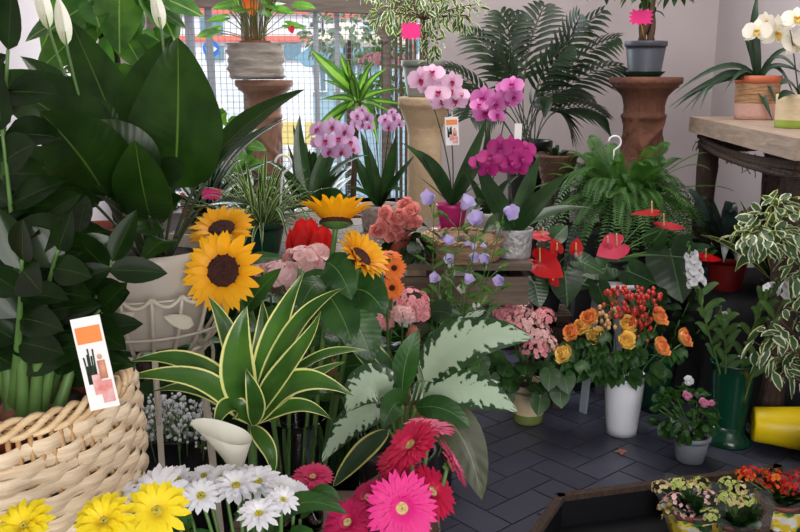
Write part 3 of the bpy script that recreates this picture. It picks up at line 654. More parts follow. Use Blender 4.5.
def daisy(name, lab, cat, head, n, Rr, mat, discm, root, layers, discr, group=None, sepal=True, stemr=.0028, disch=.35, stemm=None, ctrl=None, leaves=None, discname='flower_disc', ring=None):
    head = V(head); root = V(root); n = V(n).normalized(); t = thing(name, lab, cat, root, group)
    mb = MB()
    for (f, cnt, w, lift, droop, sh) in layers: pedals(mb, head+n*.002*(1-f), n, Rr*f, discr*.7, cnt, w, sh, lift, droop, phase=rnd(0,1))
    link('petals', mb, mat, t)
    mb = MB(); lathe(mb, head, [(discr*1.02,-.004),(discr,.002),(discr*.8,discr*disch*.8),(discr*.4,discr*disch),(.001,discr*disch*.8)], 20, 0, n, lambda an, z: 1+.03*math.sin(an*9)); link(discname, mb, discm, t)
    if ring:
        mb = MB(); pedals(mb, head+n*.003, n, discr*1.7, discr*.8, 26, .004, 'ray', .25, -.1, seg=3); link('inner_florets', mb, ring, t)
    mb = MB()
    if sepal: pedals(mb, head-n*.006, n, Rr*.42, .002, 16, Rr*.16, 'ovate', -.05, .05, seg=3); lathe(mb, head-n*.016, [(stemr,0),(discr*.75,.006),(discr*.95,.014)], 14, 0, n)
    c = ctrl or (head-n*.12+(root-head)*.25)
    tube(mb, [root, c+(root-c)*.3, c, head-n*.008], stemr, 7, 12); link('stem', mb, stemm or M['stemg'], t)
    if leaves:
        for (b, ct, tip, wd, nr) in leaves:
            mb = MB(); ribbon(mb, [b, ct, tip], wd, 'ovate', nr, .12, 10, 4, .03); link('leaf', mb, M['L_green'], t)
    return t
def orchid_bloom(t, c, n, Rr, mat, lipmat, up=Z):
    c = V(c); n = V(n).normalized(); s = n.cross(up).normalized(); u = s.cross(n); mb = MB()
    for (ang, l, w) in ((90, 1, .72), (215, .95, .62), (325, .95, .62)):
        d = s*math.cos(math.radians(ang))+u*math.sin(math.radians(ang)); ribbon(mb, [c-n*.002, c+d*l*Rr*.5+n*Rr*.05, c+d*l*Rr-n*Rr*.08], w*Rr, 'ovate', n, .1, 5, 2)
    for sg in (-1, 1):
        d = (s*sg+u*.18).normalized(); ribbon(mb, [c+d*Rr*.04, c+d*Rr*.5+n*Rr*.14, c+d*Rr*1.02-n*Rr*.02], Rr*1.15, 'round', n, .05, 6, 4, .03)
    b = link('bloom', mb, mat, t)
    mb = MB(); ribbon(mb, [c+n*.002, c+n*Rr*.32-u*Rr*.1, c+n*Rr*.25-u*Rr*.45], Rr*.36, 'ovate', n, .5, 4, 2)
    for sg in (-1, 1): ribbon(mb, [c+n*.002, c+n*Rr*.2+s*sg*Rr*.1, c+n*Rr*.34+s*sg*Rr*.2+u*Rr*.05], Rr*.22, 'round', u, .3, 3, 2)
    ball(mb, c+n*Rr*.08+u*Rr*.03, Rr*.09, 6, 4); link('lip', mb, lipmat, b)
def rose(t, c, n, Rr, mat, npet=17, name='bloom', openn=.75):
    c = V(c); a, b, n = basis(n); mb = MB()
    for i in range(npet):
        f = (i+.5)/npet; an = i*2.3999; d = a*math.cos(an)+b*math.sin(an); r = Rr*(.12+openn*f); h = Rr*(1.05-.45*f*openn*1.2)
        ribbon(mb, [c-n*Rr*.45, c+d*r*1.25-n*Rr*.15, c+d*r*.95+n*h*.45, c+d*(r*(.75+.55*f**2))+n*h*.62], Rr*(.55+.8*f), 'round', -d, .35, 6, 4, .02)
    return link(name, mb, mat, t)
def florets(mb, c, rad, cnt, fr, pet=4, face=TOCAM, zmin=-.2, seg=2, cup=.2):
    c = V(c)
    k = 0
    while k < cnt:
        u = unit()
        if u.z < zmin or u.dot(face) < -.45: continue
        p = c+V((u.x*rad[0], u.y*rad[1], u.z*rad[2]))*rnd(.9,1.06); nn = (u+unit()*.3).normalized()
        pedals(mb, p, nn, fr, fr*.05, pet, fr*1.1, 'round', cup, 0, seg=seg+1, phase=rnd(0,1), m=2); k += 1
def anth_bloom(t, c, tip, n, L, mat, root, spadc=None, wid=1.0, sdir=None):
    c = V(c); n = V(n).normalized(); mb = MB(); heart(mb, c, tip, n, L, .10, wave=.02, wid=wid)
    b = link('spathe', mb, mat, t)
    mb = MB(); d = (sdir or (n*.6+V(tip).normalized()*.35+Z*.3)).normalized(); tube(mb, [c-n*.001, c+d*L*.3, c+d*L*.55+Z*.004], .0042, 7, 6, r2=.0025); link('spadix', mb, M['spad'], b)
    mb = MB(); root = V(root); tube(mb, [root, root*.5+c*.5+Z*.05, c-n*.03, c], .0025, 6, 10); link('flower_stem', mb, M['stemg'], t)
def anth_leaf(t, c, tip, n, L, root, mat='L_anth', wid=1.0):
    mb = MB(); heart(mb, V(c), tip, n, L, .08, wid=wid, wave=.03); l = link('leaf', mb, M[mat], t)
    mb = MB(); root = V(root); c = V(c); tube(mb, [root, root*.5+c*.5+Z*.04, c], .0025, 6, 8); link('petiole', mb, M['stemg'], l)
def frond(mb, pts, n, L, W, taper=True, droop=.3, nrm=Z, sh='lance', seg=2, ang=60, rach=.0018):
    tube(mb, pts, rach, 4, 10, r2=rach*.4)
    for i in range(n):
        t = .1+.9*(i+.5)/n; p = bez(pts, t); T = (bez(pts, min(1,t+.02))-bez(pts, max(0,t-.02))).normalized(); q = (nrm-T*nrm.dot(T))
        if q.length < .05: q = T.orthogonal()
        q.normalize(); s = T.cross(q); ll = L*(math.sin(math.pi*(t*.85+.12))**.6 if taper else 1)*rnd(.9,1.1)
        for sg in (-1, 1):
            d = (s*sg*math.sin(math.radians(ang))+T*math.cos(math.radians(ang))).normalized()
            ribbon(mb, [p, p+d*ll*.5+q*ll*.08, p+d*ll-Z*ll*droop], W, sh, q, .15, seg+1, 2)
def px(*a): return [P(*p) for p in a]
def tagcard(lab, c, w, h, tilt=0, pic=True, name='care_tag', stick=None, face=V((0,-1,.1))):
    c = V(c); n = face.normalized(); s = n.cross(Z).normalized()*-1; u = Z-n*n.z; u.normalize(); s = u.cross(n)*-1
    s = V((1,0,0)) if abs(s.x) < .2 else s; s = s if s.x > 0 else -s
    ct, st = math.cos(tilt), math.sin(tilt); s, u = s*ct+u*st, u*ct-s*st
    t = thing(name, lab, 'tag', c-u*h/2)
    def pl(mb, x0, z0, x1, z1, o, th=.0006):
        q = [c+s*x+u*z for x, z in ((x0,z0),(x1,z0),(x1,z1),(x0,z1))]
        mb.add([p+n*o for p in q]+[p+n*(o-th) for p in q], [(0,1,2,3),(7,6,5,4),(0,4,5,1),(1,5,6,2),(2,6,7,3),(3,7,4,0)])
    mb = MB(); pl(mb, -w/2, -h/2, w/2, h/2, 0, .0012); link('card', mb, M['paper'], t, False)
    if pic:
        mb = MB(); pl(mb, -w*.42, h*.22, w*.42, h*.40, .0008); link('orange_logo_band', mb, M['orangeink'], t, False)
        mb = MB()
        for k in range(5):
            x = -w*.3+k*w*.07; tube(mb, [c+s*x+u*(-h*.12)+n*.001, c+s*(x+w*rnd(-.04,.04))+u*h*rnd(.05,.18)+n*.001], w*.03, 4, 1)
        pl(mb, -w*.34, -h*.22, -w*.02, -h*.02, .001); link('printed_plant', mb, M['darkink'], t)
        mb = MB(); pl(mb, -w*.2, -h*.34, w*.1, -h*.12, .0014); pl(mb, w*.02, -h*.44, w*.42, -h*.2, .0012); link('printed_pot', mb, M['redink'], t, False)
        mb = MB(); pl(mb, w*.08, -h*.18, w*.34, h*.02, .0014); ball(mb, c+s*w*.2+u*h*.06+n*.001, w*.09, 10, 6, .15, n); link('printed_figure', mb, M['skinink'], t)
    if stick: mb = MB(); tube(mb, [V(stick), c-u*h*.3-n*.003], .0012, 5, 1); link('tag_stick', mb, M['paper'], t)
    return t
def star_sign(lab, c, w, h, stick, face=V((0,-1,.05))):
    c = V(c); t = thing('price_sign', lab, 'sign', c-Z*h/2); mb = MB(); vs = []; n = 26
    for k in range(n):
        a = 2*math.pi*k/n; r = 1 if k % 2 else .72
        x = max(-1, min(1, math.cos(a)*1.25))*w/2*r; z = max(-1, min(1, math.sin(a)*1.25))*h/2*r; vs.append(c+V((x, 0, z)))
    vs2 = [v+V((0,.0012,0)) for v in vs]
    mb.add(vs+vs2, [tuple(range(n-1,-1,-1)), tuple(range(n, 2*n))]+[(i, (i+1) % n, n+(i+1) % n, n+i) for i in range(n)]); link('card', mb, M['pinksign'], t, False)
    mb = MB(); tube(mb, [V(stick), c-Z*h*.2+V((0,.004,0))], .0022, 5, 1); link('stick', mb, M['yellowstick'], t)
def hook(t, top, bottom):
    mb = MB(); top = V(top); b = V(bottom); r = .028
    pts = [b, b.lerp(top, .6), top-Z*r*2.2]
    pts += [top+V((r*math.cos(math.radians(a)), 0, -r+r*math.sin(math.radians(a)))) for a in range(-60, 200, 20)]
    tube(mb, pts, .0045, 7, smooth_path=False); link('hanging_hook', mb, M['whiteplastic'], t)
def onbench(pxx, Y, z=BZ): return V((P(pxx, 230, Y).x, Y, z))

# ------------------------------------------------------------ 1 foreground left: basket, glossy dark plant
def basket():
    c = V((-.572, 1.12, .66)); h = .315; rt, rb = .178, .142
    t = thing('wicker_basket', 'large pale woven wicker basket at the left front', 'basket', c)
    rad = lambda f: rb+(rt-rb)*math.sin(f*1.9)/math.sin(1.9)*1.0 + .018*math.sin(f*math.pi)
    ns = 44
    mb = MB(); lathe(mb, c, [(.001, .006), (rb, .006), (rb, -.0), (.001, 0)], 36)
    for k in range(ns):
        for dd in (-.02, .02):
            a = 2*math.pi*k/ns+dd*1.6; tube(mb, [c+V((math.cos(a)*rad(i/8), math.sin(a)*rad(i/8), h*i/8)) for i in range(9)], .0035, 5, smooth_path=False)
    link('stakes', mb, M['wickstake'], t)
    mb = MB(); rows = 17
    for r in range(rows):                       # flat splints, weaving in front of and behind the stakes, slightly slanted
        z = h*(.05+.93*r/rows); ph = r % 2; N = ns*4; vs = []; uv = []; tk = h*.86/rows*.72
        for k in range(N):
            a = 2*math.pi*k/N; f = (z+.02*math.sin(a*3+r*.2))/h; o = .004+.0035*math.sin(a*ns/2*.5*2+ph*math.pi); rr = rad(f)+o; jz = .0025*math.sin(a*5+r*2.3)
            for s_, oo in ((-1,0),(-.3,.0045),(.4,.0045),(1,0)):
                vs.append(c+V((math.cos(a)*(rr+oo), math.sin(a)*(rr+oo), z+jz+.012*math.sin(a*2+1)+s_*tk))); uv.append((k/N, s_))
        mb.add(vs, [(k*4+j, ((k+1) % N)*4+j, ((k+1) % N)*4+j+1, k*4+j+1) for k in range(N) for j in range(3)], uv)
    link('woven_splints', mb, M['wickflat'], t)
    mb = MB()
    for k in range(4):                          # twisted rope rim
        pts = []; N = 160
        for i in range(N+1):
            a = 2*math.pi*i/N; w_ = a*11+k*math.pi/2; rr = rt+.009*math.cos(w_); pts.append(c+V((math.cos(a)*rr, math.sin(a)*rr, h*1.0+.011*math.sin(w_))))
        tube(mb, pts, .005, 6, smooth_path=False)
    link('braided_rim', mb, M['wick'], t)
    return c, h, rt
bc, bh, brt = basket()
t = thing('potted_zz_plant', 'glossy dark green plant with thick stems in a brown pot inside the pale basket', 'potted plant', bc+Z*.008)
root = potm(t, bc+Z*.008, .15, .12, bh*.96, M['brownplastic'], rim=True)
zz = [((8,405),(14,300),(-12,190)), ((20,410),(25,320),(2,130)), ((35,400),(60,320),(78,235)), ((48,398),(80,330),(112,262)), ((12,405),(-5,260),(8,50)), ((25,405),(50,320),(40,215)), ((40,408),(60,350),(100,310)), ((15,412),(-20,330),(-40,250)), ((30,402),(40,300),(58,250)), ((20,400),(0,300),(-35,60)), ((10,408),(20,330),(22,260))]
for i, (a, b, c) in enumerate(zz):
    Ya, Yb, Yc = 1.10+rnd(-.03,.05), 1.1+rnd(-.08,.06), 1.08+rnd(-.14,.1); pts = px((a[0],a[1],Ya),(b[0],b[1],Yb),(c[0],c[1],Yc)); pts[0].z = root.z-.01
    mb = MB(); tube(mb, pts, lambda f: .0085*(1-f)**1.5+.002+(.007*math.exp(-(f/.05)**2)), 9, 18); st = link('stalk', mb, M['stemg'], t)
    mb = MB(); ball(mb, pts[0]+Z*.012, .017, 10, 6, 1.5, (pts[1]-pts[0])); link('sheath', mb, M['stempink'], st)
    mb = MB(); L = (pts[2]-pts[0]).length
    k = .34
    while k < 1.0:
        p = bez(pts, k); T = (bez(pts, min(1,k+.03))-bez(pts, k-.03)).normalized(); s = T.cross(TOCAM+unit()*.4).normalized()
        for sg in (-1, 1):
            d = (s*sg+T*.6+unit()*.15).normalized(); l = .088*rnd(.8,1.2)*(1.05-k*.25)
            ribbon(mb, [p, p+d*l*.5, p+d*l-Z*l*.1], .044*rnd(.85,1.15), 'ovate', (TOCAM+Z*.4+unit()*.5).normalized(), .2, 7, 4)
        k += .043/L*1.15
    T = (pts[2]-pts[1]).normalized(); ribbon(mb, [pts[2], pts[2]+T*.04, pts[2]+T*.08], .034, 'ovate', TOCAM, .2, 7, 4)
    link('leaflets', mb, M['L_zz'], st)
tagcard('tall white plant care tag with orange band hanging on the pale basket', P(95, 363, .915)+V((0,0.0,0)), S(28, .94, 363), S(92, .94, 363), .16, face=V((.15,-1,.12)), stick=P(86, 330, 1.02)-Z*.0)

# ------------------------------------------------------------ 2 peace lily in a wire plant stand
pc_ = P(146, 245, 1.74); pr = .142; ph_ = .2; pz = pc_.z-ph_
def wirestand():
    c = V((pc_.x, 1.74, 0)); t = thing('wire_plant_stand', 'cream metal wire plant stand with leaf ornaments holding the peace lily', 'plant stand', c); z0 = pz-.006
    mb = MB(); N = 48; rr = .165
    ringp = lambda r, z: [c+V((math.cos(2*math.pi*i/N)*r, math.sin(2*math.pi*i/N)*r, z)) for i in range(N+1)]
    tube(mb, ringp(.12, z0-.004), .005, 6, smooth_path=False); tube(mb, ringp(.158, z0+.045), .003, 6, smooth_path=False); tube(mb, ringp(.172, z0+.125), .0025, 6, smooth_path=False)
    for k in range(4): a = k*math.pi/4; tube(mb, [c+V((math.cos(a)*.12, math.sin(a)*.12, z0-.004)), c-V((math.cos(a)*.12, math.sin(a)*.12, -z0+.004))], .004, 6, 1)
    nst = 20
    for k in range(nst):
        a = 2*math.pi*k/nst; u = V((math.cos(a), math.sin(a), 0)); tube(mb, [c+u*.12+Z*z0, c+u*.165+Z*(z0+.05), c+u*.184+Z*(z0+.135)], .0042, 6, 6)
        a2 = 2*math.pi*(k+1)/nst; u2 = V((math.cos(a2), math.sin(a2), 0)); um = (u+u2).normalized()
        tube(mb, [c+u*.184+Z*(z0+.135), c+um*.186+Z*(z0+.098), c+u2*.184+Z*(z0+.135)], .0042, 6, 6)
    link('wire_cradle', mb, M['creammetal'], t)
    for k in range(10):
        a = 2*math.pi*(k+.45)/10; u = V((math.cos(a), math.sin(a), 0)); s = Z.cross(u); p = c+u*.181+Z*(z0+.085+.012*(k % 2)); mb = MB()
        d = (s*(1 if k % 2 else -1)+Z*.45).normalized(); ribbon(mb, [p-d*.03, p+u*.006, p+d*.034], .026, 'ovate', u, .15, 7, 4, .02)
        ribbon(mb, [p-d*.03-u*.002, p+u*.004, p+d*.034-u*.002], .029, 'ovate', u, .15, 7, 4, .02); link('metal_leaf', mb, M['creammetal'], t)
    for k in range(3):
        a = math.radians(-72+120*k); u = V((math.cos(a), math.sin(a), 0)); mb = MB(); bar(mb, c+u*.17+Z*0, c+u*.115+Z*(z0), .012, .012)
        tube(mb, [c+u*.12+Z*(z0-.06), c+u*.17+Z*(z0-.01), c+u*.155+Z*(z0-.09), c+u*.135+Z*(z0-.14)], .004, 6, 8); link('leg', mb, M['creammetal'], t, False)
    return t
wirestand()
t = thing('potted_peace_lily', 'peace lily with huge dark leaves in a cream pot on the wire plant stand', 'potted plant', (pc_.x, 1.74, pz))
root = potm(t, (pc_.x, 1.74, pz), pr, .105, ph_, M['creampot'], rim=False, thick=.008)
PL = [ # base, control, tip, width px, normal
 ((168,238,1.72),(178,190,1.68),(181,130,1.66),(178,38,1.72), 96, (-.15,-1,.25)),
 ((150,235,1.74),(128,160,1.74),(130,90,1.8),(172,36,1.86), 54, (.5,-1,.2)),
 ((140,235,1.7),(120,160,1.66),(85,95,1.62),(20,56,1.6), 58, (.3,-.5,1)),
 ((138,235,1.68),(100,140,1.6),(60,85,1.55),(-20,80,1.5), 76, (.1,-.75,.7)),
 ((180,238,1.74),(192,170,1.75),(236,108,1.75),(304,90,1.72), 36, (-.25,-.7,.9)),
 ((178,240,1.7),(205,170,1.7),(225,145,1.68),(282,118,1.66), 26, (0,-.3,1)),
 ((135,238,1.66),(100,190,1.6),(90,150,1.5),(40,112,1.45), 80, (0,-.8,.6)),
 ((150,240,1.66),(130,200,1.6),(95,190,1.52),(55,182,1.5), 30, (0,-.2,1)),
 ((155,240,1.68),(160,180,1.62),(120,130,1.6),(60,140,1.56), 70, (.2,-.9,.3)),
 ((180,240,1.72),(196,200,1.7),(215,190,1.62),(250,205,1.58), 22, (0,-.3,1)),
 ((150,240,1.75),(140,180,1.85),(110,100,1.9),(70,20,1.95), 60, (.2,-1,.2)),
 ((160,240,1.78),(150,180,1.9),(125,120,1.95),(100,60,2.0), 64, (.1,-1,.2)),
 ((165,240,1.7),(150,210,1.58),(140,190,1.5),(135,140,1.5), 54, (0,-1,.3)),
 ((145,240,1.66),(110,220,1.5),(95,215,1.45),(75,255,1.42), 50, (0,-.9,.7)),
 ((172,240,1.66),(176,230,1.58),(165,230,1.55),(140,262,1.54), 26, (0,-.9,.7)),
 ((140,240,1.72),(100,200,1.75),(60,170,1.8),(10,150,1.8), 60, (.1,-.8,.6)),
]
for k in range(16):
    tx = rnd(40, 178); ty = rnd(120, 225); YY = 1.62+rnd(0, .3)
    PL.append(((150+rnd(-15,30),242,1.74), ((150+tx)/2+rnd(-10,10),ty-rnd(10,50),YY), ((150+tx*2)/3,ty-rnd(15,30),YY-.02), (tx,ty,YY-.04), rnd(36,62), (rnd(-.3,.3),-.8,.6)))
for (a, b, c, d, wpx, nr) in PL:
    sm = MB(); pts = px(a, b, c, d); q = [pts[0], pts[0].lerp(pts[1], .55), bez(pts, .35)]; pts[0] = V((pc_.x+(pts[0].x-pc_.x)*.6, 1.74+(pts[0].y-1.74)*.4, root.z-.01))
    st = [pts[0], pts[0].lerp(pts[1], .6), bez(pts, .38)]; 
    # blade = upper two thirds of the path
    bl_ = [bez(pts, .36), bez(pts, .55)+(bez(pts,.55)-(bez(pts,.36)+bez(pts,.74))/2)*.4, bez(pts, .76), bez(pts, 1)]
    mb = MB(); ribbon(mb, bl_, S(wpx, a[2]), 'ovate', V(nr), .16, 18, 6, .018, 2); l = link('leaf', mb, M['L_peace'], t)
    mb = MB(); tube(mb, st, .0035, 6, 8); link('petiole', mb, M['L_peace'] if False else M['stemd'], l)
for (a, b, c, d) in (((140,238,1.72),(95,150,1.65),(52,62,1.6),(36,-22,1.6)), ((145,238,1.72),(90,150,1.62),(70,80,1.58),(58,-4,1.58)), ((160,238,1.75),(168,120,1.8),(172,60,1.78),(152,-14,1.78))):
    pts = px(a, b, c, d); pts[0] = V((pc_.x, 1.74, root.z-.01)); mb = MB(); bs_ = bez(pts, .84)
    tube(mb, [bez(pts, i/10*.86) for i in range(11)], .0028, 6, smooth_path=False); st = link('flower_stem', mb, M['stemg'], t)
    mb = MB(); T = (pts[3]-bs_); e = pts[3]-T*.02; s = V((1,0,0))
    for sg in (-1, 1): ribbon(mb, [bs_-T*.25, (bs_+e)/2+V((sg*.006,-.004,0)), e], S(17, 1.6), 'ovate', V((-sg*.8, -.6, 0)), .55, 10, 4)
    link('spathe', mb, M['P_salmon'] if False else M['P_calla'], st)

# ------------------------------------------------------------ 3 sunflowers in the glass vase
vz = .3; vc = V((P(297, 420, 1.93).x, 1.93, vz)); vr = S(29, 1.93, 420); vh = P(297, 418, 1.93).z-vz
t = thing('glass_vase', 'clear glass vase holding the sunflower stems', 'vase', vc); mb = MB()
lathe(mb, vc, [(.001,0),(vr*.8,0),(vr*.84,.01),(vr*.9,vh*.5),(vr,vh),(vr-.003,vh+.002),(vr-.005,vh),(vr*.86,vh*.5),(vr*.78,.02),(.001,.02)], 40); link('vase_body', mb, M['glass'], t)
def sunf(lab, hp, n, Rpx, root, ctrl, leaves, lf=0.0):
    Rpx *= 1.07
    Y = hp[2]; Rr = S(Rpx, Y, hp[1])
    lv = []
    for (a, b, c, wpx, nr) in leaves: lv.append((P(*a), P(*b), P(*c), S(wpx, a[2]), V(nr)))
    return daisy('sunflower', lab, 'sunflower', P(*hp), n, Rr, M['P_sun'], M['P_sundisc'], root, [(1.0, 17, Rr*.25, .08+lf, .04-lf*.6, 'ovate'), (.94, 16, Rr*.24, .17+lf, .03-lf*.6, 'ovate'), (.84, 12, Rr*.2, .3+lf, .0-lf*.6, 'ovate')], Rr*.42, 'sunflowers in the glass vase', True, .006, .3, ctrl=ctrl, leaves=lv)
def vroot(dx, dy): return vc+V((dx, dy, .035))
sunf('biggest sunflower facing the camera, in front at the left', (224,271,1.62), (-.12,-.9,.38), 41, vroot(-.04,.01), P(268,360,1.8), [((262,330,1.78),(250,320,1.7),(232,330,1.66),28,(0,-.8,.6)), ((245,310,1.7),(255,292,1.66),(282,268,1.62),22,(0,-.9,.5))])
sunf('sunflower facing up just behind the biggest one, at the cream pot', (222,230,1.85), (-.05,-.5,.85), 33, vroot(-.02,.03), P(262,330,1.95), [((245,262,1.88),(262,256,1.9),(284,258,1.9),18,(0,-.5,.8))])
sunf('sunflower seen from the side with its green underside towards the camera', (336,222,1.8), (0,.32,.95), 37, vroot(.02,-.01), P(326,300,1.85), [((326,262,1.8),(340,265,1.76),(352,300,1.74),36,(.1,-1,.3)), ((322,280,1.8),(308,285,1.74),(300,312,1.72),26,(-.2,-1,.3)), ((325,290,1.8),(345,315,1.74),(352,345,1.72),40,(.1,-1,.2))], .3)
sunf('sunflower leaning right beside the orange gerberas', (360,258,1.75), (.62,-.35,.7), 30, vroot(.04,.01), P(352,320,1.85), [((352,290,1.8),(370,285,1.76),(385,315,1.74),40,(.2,-1,.3)), ((348,310,1.8),(365,335,1.8),(372,362,1.78),42,(.1,-1,.2)), ((356,275,1.8),(372,262,1.8),(384,298,1.8),24,(.3,-1,.3))], .15)
for k in range(3):    # closing stalks of foliage in the vase
    x = (300, 318, 345)[k]; r = vroot((-.03,.0,.03)[k], .02); tp = P(x, 268+8*k, 1.88); t = thing('leafy_cut_stem', ('leafy green stem left of the side-on sunflower', 'leafy green stem under the side-on sunflower', 'leafy green stem under the leaning sunflower')[k], 'cut stem', r)
    mb = MB(); tube(mb, [r, (r+tp)/2+V((.02*(k-1),0,0)), tp], .005, 6, 10); link('stem', mb, M['stemg'], t)
    for j in range(7):
        f = .5+.07*j; p = bez([r, (r+tp)/2+V((.02*(k-1),0,0)), tp], f); a = j*2.2+k; d = V((math.cos(a), math.sin(a)*.7-.3, .5)).normalized(); mb = MB()
        ribbon(mb, arcpts(p, d, .1, .35), .055, 'ovate', (TOCAM+Z*.5).normalized(), .12, 8, 4, .03); link('leaf', mb, M['L_green'], t)

# ------------------------------------------------------------ 4 yellow-edged dracaena
dz0 = 0.0; dc = V((P(250, 480, 1.42).x, 1.42, 0)); t = thing('potted_dracaena', 'yellow-edged dracaena with long leaves in front of the glass vase', 'potted plant', dc)
root = potm(t, dc, .075, .055, .42, M['blackplastic'])
mb = MB(); top = P(252, 425, 1.42); tube(mb, [root, (root+top)/2, top], .008, 8, 8); link('stem', mb, M['stemg'], t)
DR = [((247,415,1.40),(232,372,1.38),(236,340,1.38),(247,306,1.4),34,(0,-1,.1)), ((256,415,1.42),(266,350,1.42),(280,315,1.42),(304,272,1.45),26,(-.3,-1,.1)),
 ((262,405,1.42),(278,350,1.4),(300,305,1.4),(346,287,1.4),24,(-.2,-.7,.8)), ((260,412,1.4),(270,375,1.38),(308,352,1.36),(321,310,1.36),22,(-.4,-.9,.4)),
 ((262,412,1.42),(290,362,1.4),(330,345,1.4),(371,351,1.4),20,(0,-.3,1)), ((262,420,1.4),(285,375,1.36),(310,370,1.34),(353,396,1.34),27,(0,-.75,.75)),
 ((245,418,1.42),(215,360,1.42),(180,350,1.42),(126,362,1.42),24,(0,-.6,.8)), ((244,420,1.4),(212,370,1.38),(180,370,1.36),(122,378,1.36),22,(0,-.75,.7)),
 ((246,410,1.45),(238,350,1.48),(225,320,1.5),(208,296,1.5),22,(.3,-1,.2)), ((246,424,1.4),(232,395,1.38),(222,400,1.36),(212,440,1.36),22,(-.3,-.7,.7)),
 ((252,412,1.44),(262,360,1.46),(266,330,1.48),(262,300,1.5),22,(0,-1,.2)), ((258,420,1.42),(300,380,1.44),(320,370,1.46),(345,362,1.48),18,(0,-.4,.9)),
 ((248,420,1.42),(220,390,1.46),(195,380,1.5),(150,392,1.52),20,(0,-.6,.8)), ((254,424,1.38),(262,400,1.34),(252,390,1.33),(246,368,1.34),18,(0,-1,.2)),
 ((250,430,1.4),(264,440,1.36),(276,452,1.36),(272,480,1.36),16,(.3,-1,.2)), ((256,424,1.42),(284,400,1.42),(310,400,1.42),(332,420,1.44),18,(0,-.6,.8))]
for (a, b, c, d, wpx, nr) in DR:
    pts = px(a, b, c, d); pts[0] = pts[0].lerp(top, .7)
    mb = MB(); ribbon(mb, pts, S(wpx, 1.4, 350), 'lance', V(nr), .22, 18, 6, .03, 2); link('leaf', mb, M['L_drac'], t)

# ------------------------------------------------------------ 5 aglaonema
ac = V((P(398, 470, 1.78).x, 1.78, .3)); t = thing('potted_aglaonema', 'silver-patterned aglaonema with broad leaves in a black pot', 'potted plant', ac)
root = potm(t, ac, .085, .066, P(398, 448, 1.78).z-.3, M['blackplastic'])
AG = [((418,400,1.72),(432,340,1.68),(470,316,1.66),(532,338,1.66),56,(0,-.65,.8),'L_agla'), ((414,398,1.76),(425,350,1.76),(445,325,1.78),(485,310,1.8),30,(-.2,-.7,.7),'L_agla'),
 ((412,412,1.72),(440,378,1.66),(480,372,1.64),(518,412,1.64),44,(0,-.7,.75),'L_agla'), ((396,408,1.72),(380,372,1.68),(362,368,1.66),(346,412,1.64),48,(-.2,-.8,.6),'L_agla'),
 ((402,400,1.78),(385,360,1.8),(362,340,1.84),(338,330,1.86),26,(.3,-.9,.4),'L_drac2'), ((404,405,1.74),(398,370,1.72),(406,350,1.72),(418,330,1.74),26,(0,-1,.2),'L_green'),
 ((398,418,1.72),(372,398,1.68),(345,405,1.64),(322,462,1.62),34,(-.2,-.8,.7),'L_agla'), ((398,425,1.68),(370,440,1.62),(350,460,1.6),(333,487,1.6),22,(-.2,-.8,.5),'L_yedge'),
 ((412,415,1.7),(452,398,1.66),(478,430,1.62),(482,500,1.6),46,(.1,-1,.25),'L_olive'), ((408,412,1.68),(430,400,1.62),(455,400,1.6),(470,428,1.6),26,(0,-.8,.6),'L_green'),
 ((405,408,1.76),(420,385,1.8),(450,375,1.84),(500,382,1.86),34,(0,-.4,.9),'L_agla'), ((404,412,1.68),(400,390,1.62),(392,395,1.58),(382,430,1.58),28,(0,-1,.3),'L_green'),
 ((400,405,1.78),(380,390,1.82),(360,385,1.86),(330,392,1.88),30,(0,-.5,.9),'L_dark')]
M['L_drac2'] = leafm('pale_edged_leaf', (70,116,62), (50,92,46), rib=(170,186,140), edge=(190,206,150), ew=.08, veins=8, trans=.2)
for (a, b, c, d, wpx, nr, mt_) in AG:
    pts = px(a, b, c, d); mb = MB(); ribbon(mb, [pts[0].lerp(bez(pts,.12),1), bez(pts,.4)+(bez(pts,.4)-(bez(pts,.12)+bez(pts,.7))/2)*.5, bez(pts,.72), pts[3]], S(wpx, b[2], 370), 'ovate', V(nr), .14, 16, 6, .02, 2); l = link('leaf', mb, M[mt_], t)
    mb = MB(); tube(mb, [root+V((rnd(-.02,.02),rnd(-.02,.02),-.01)), (root+pts[0])/2+Z*.01, bez(pts,.12)], .0035, 6, 6); link('petiole', mb, M['stemg'], l)

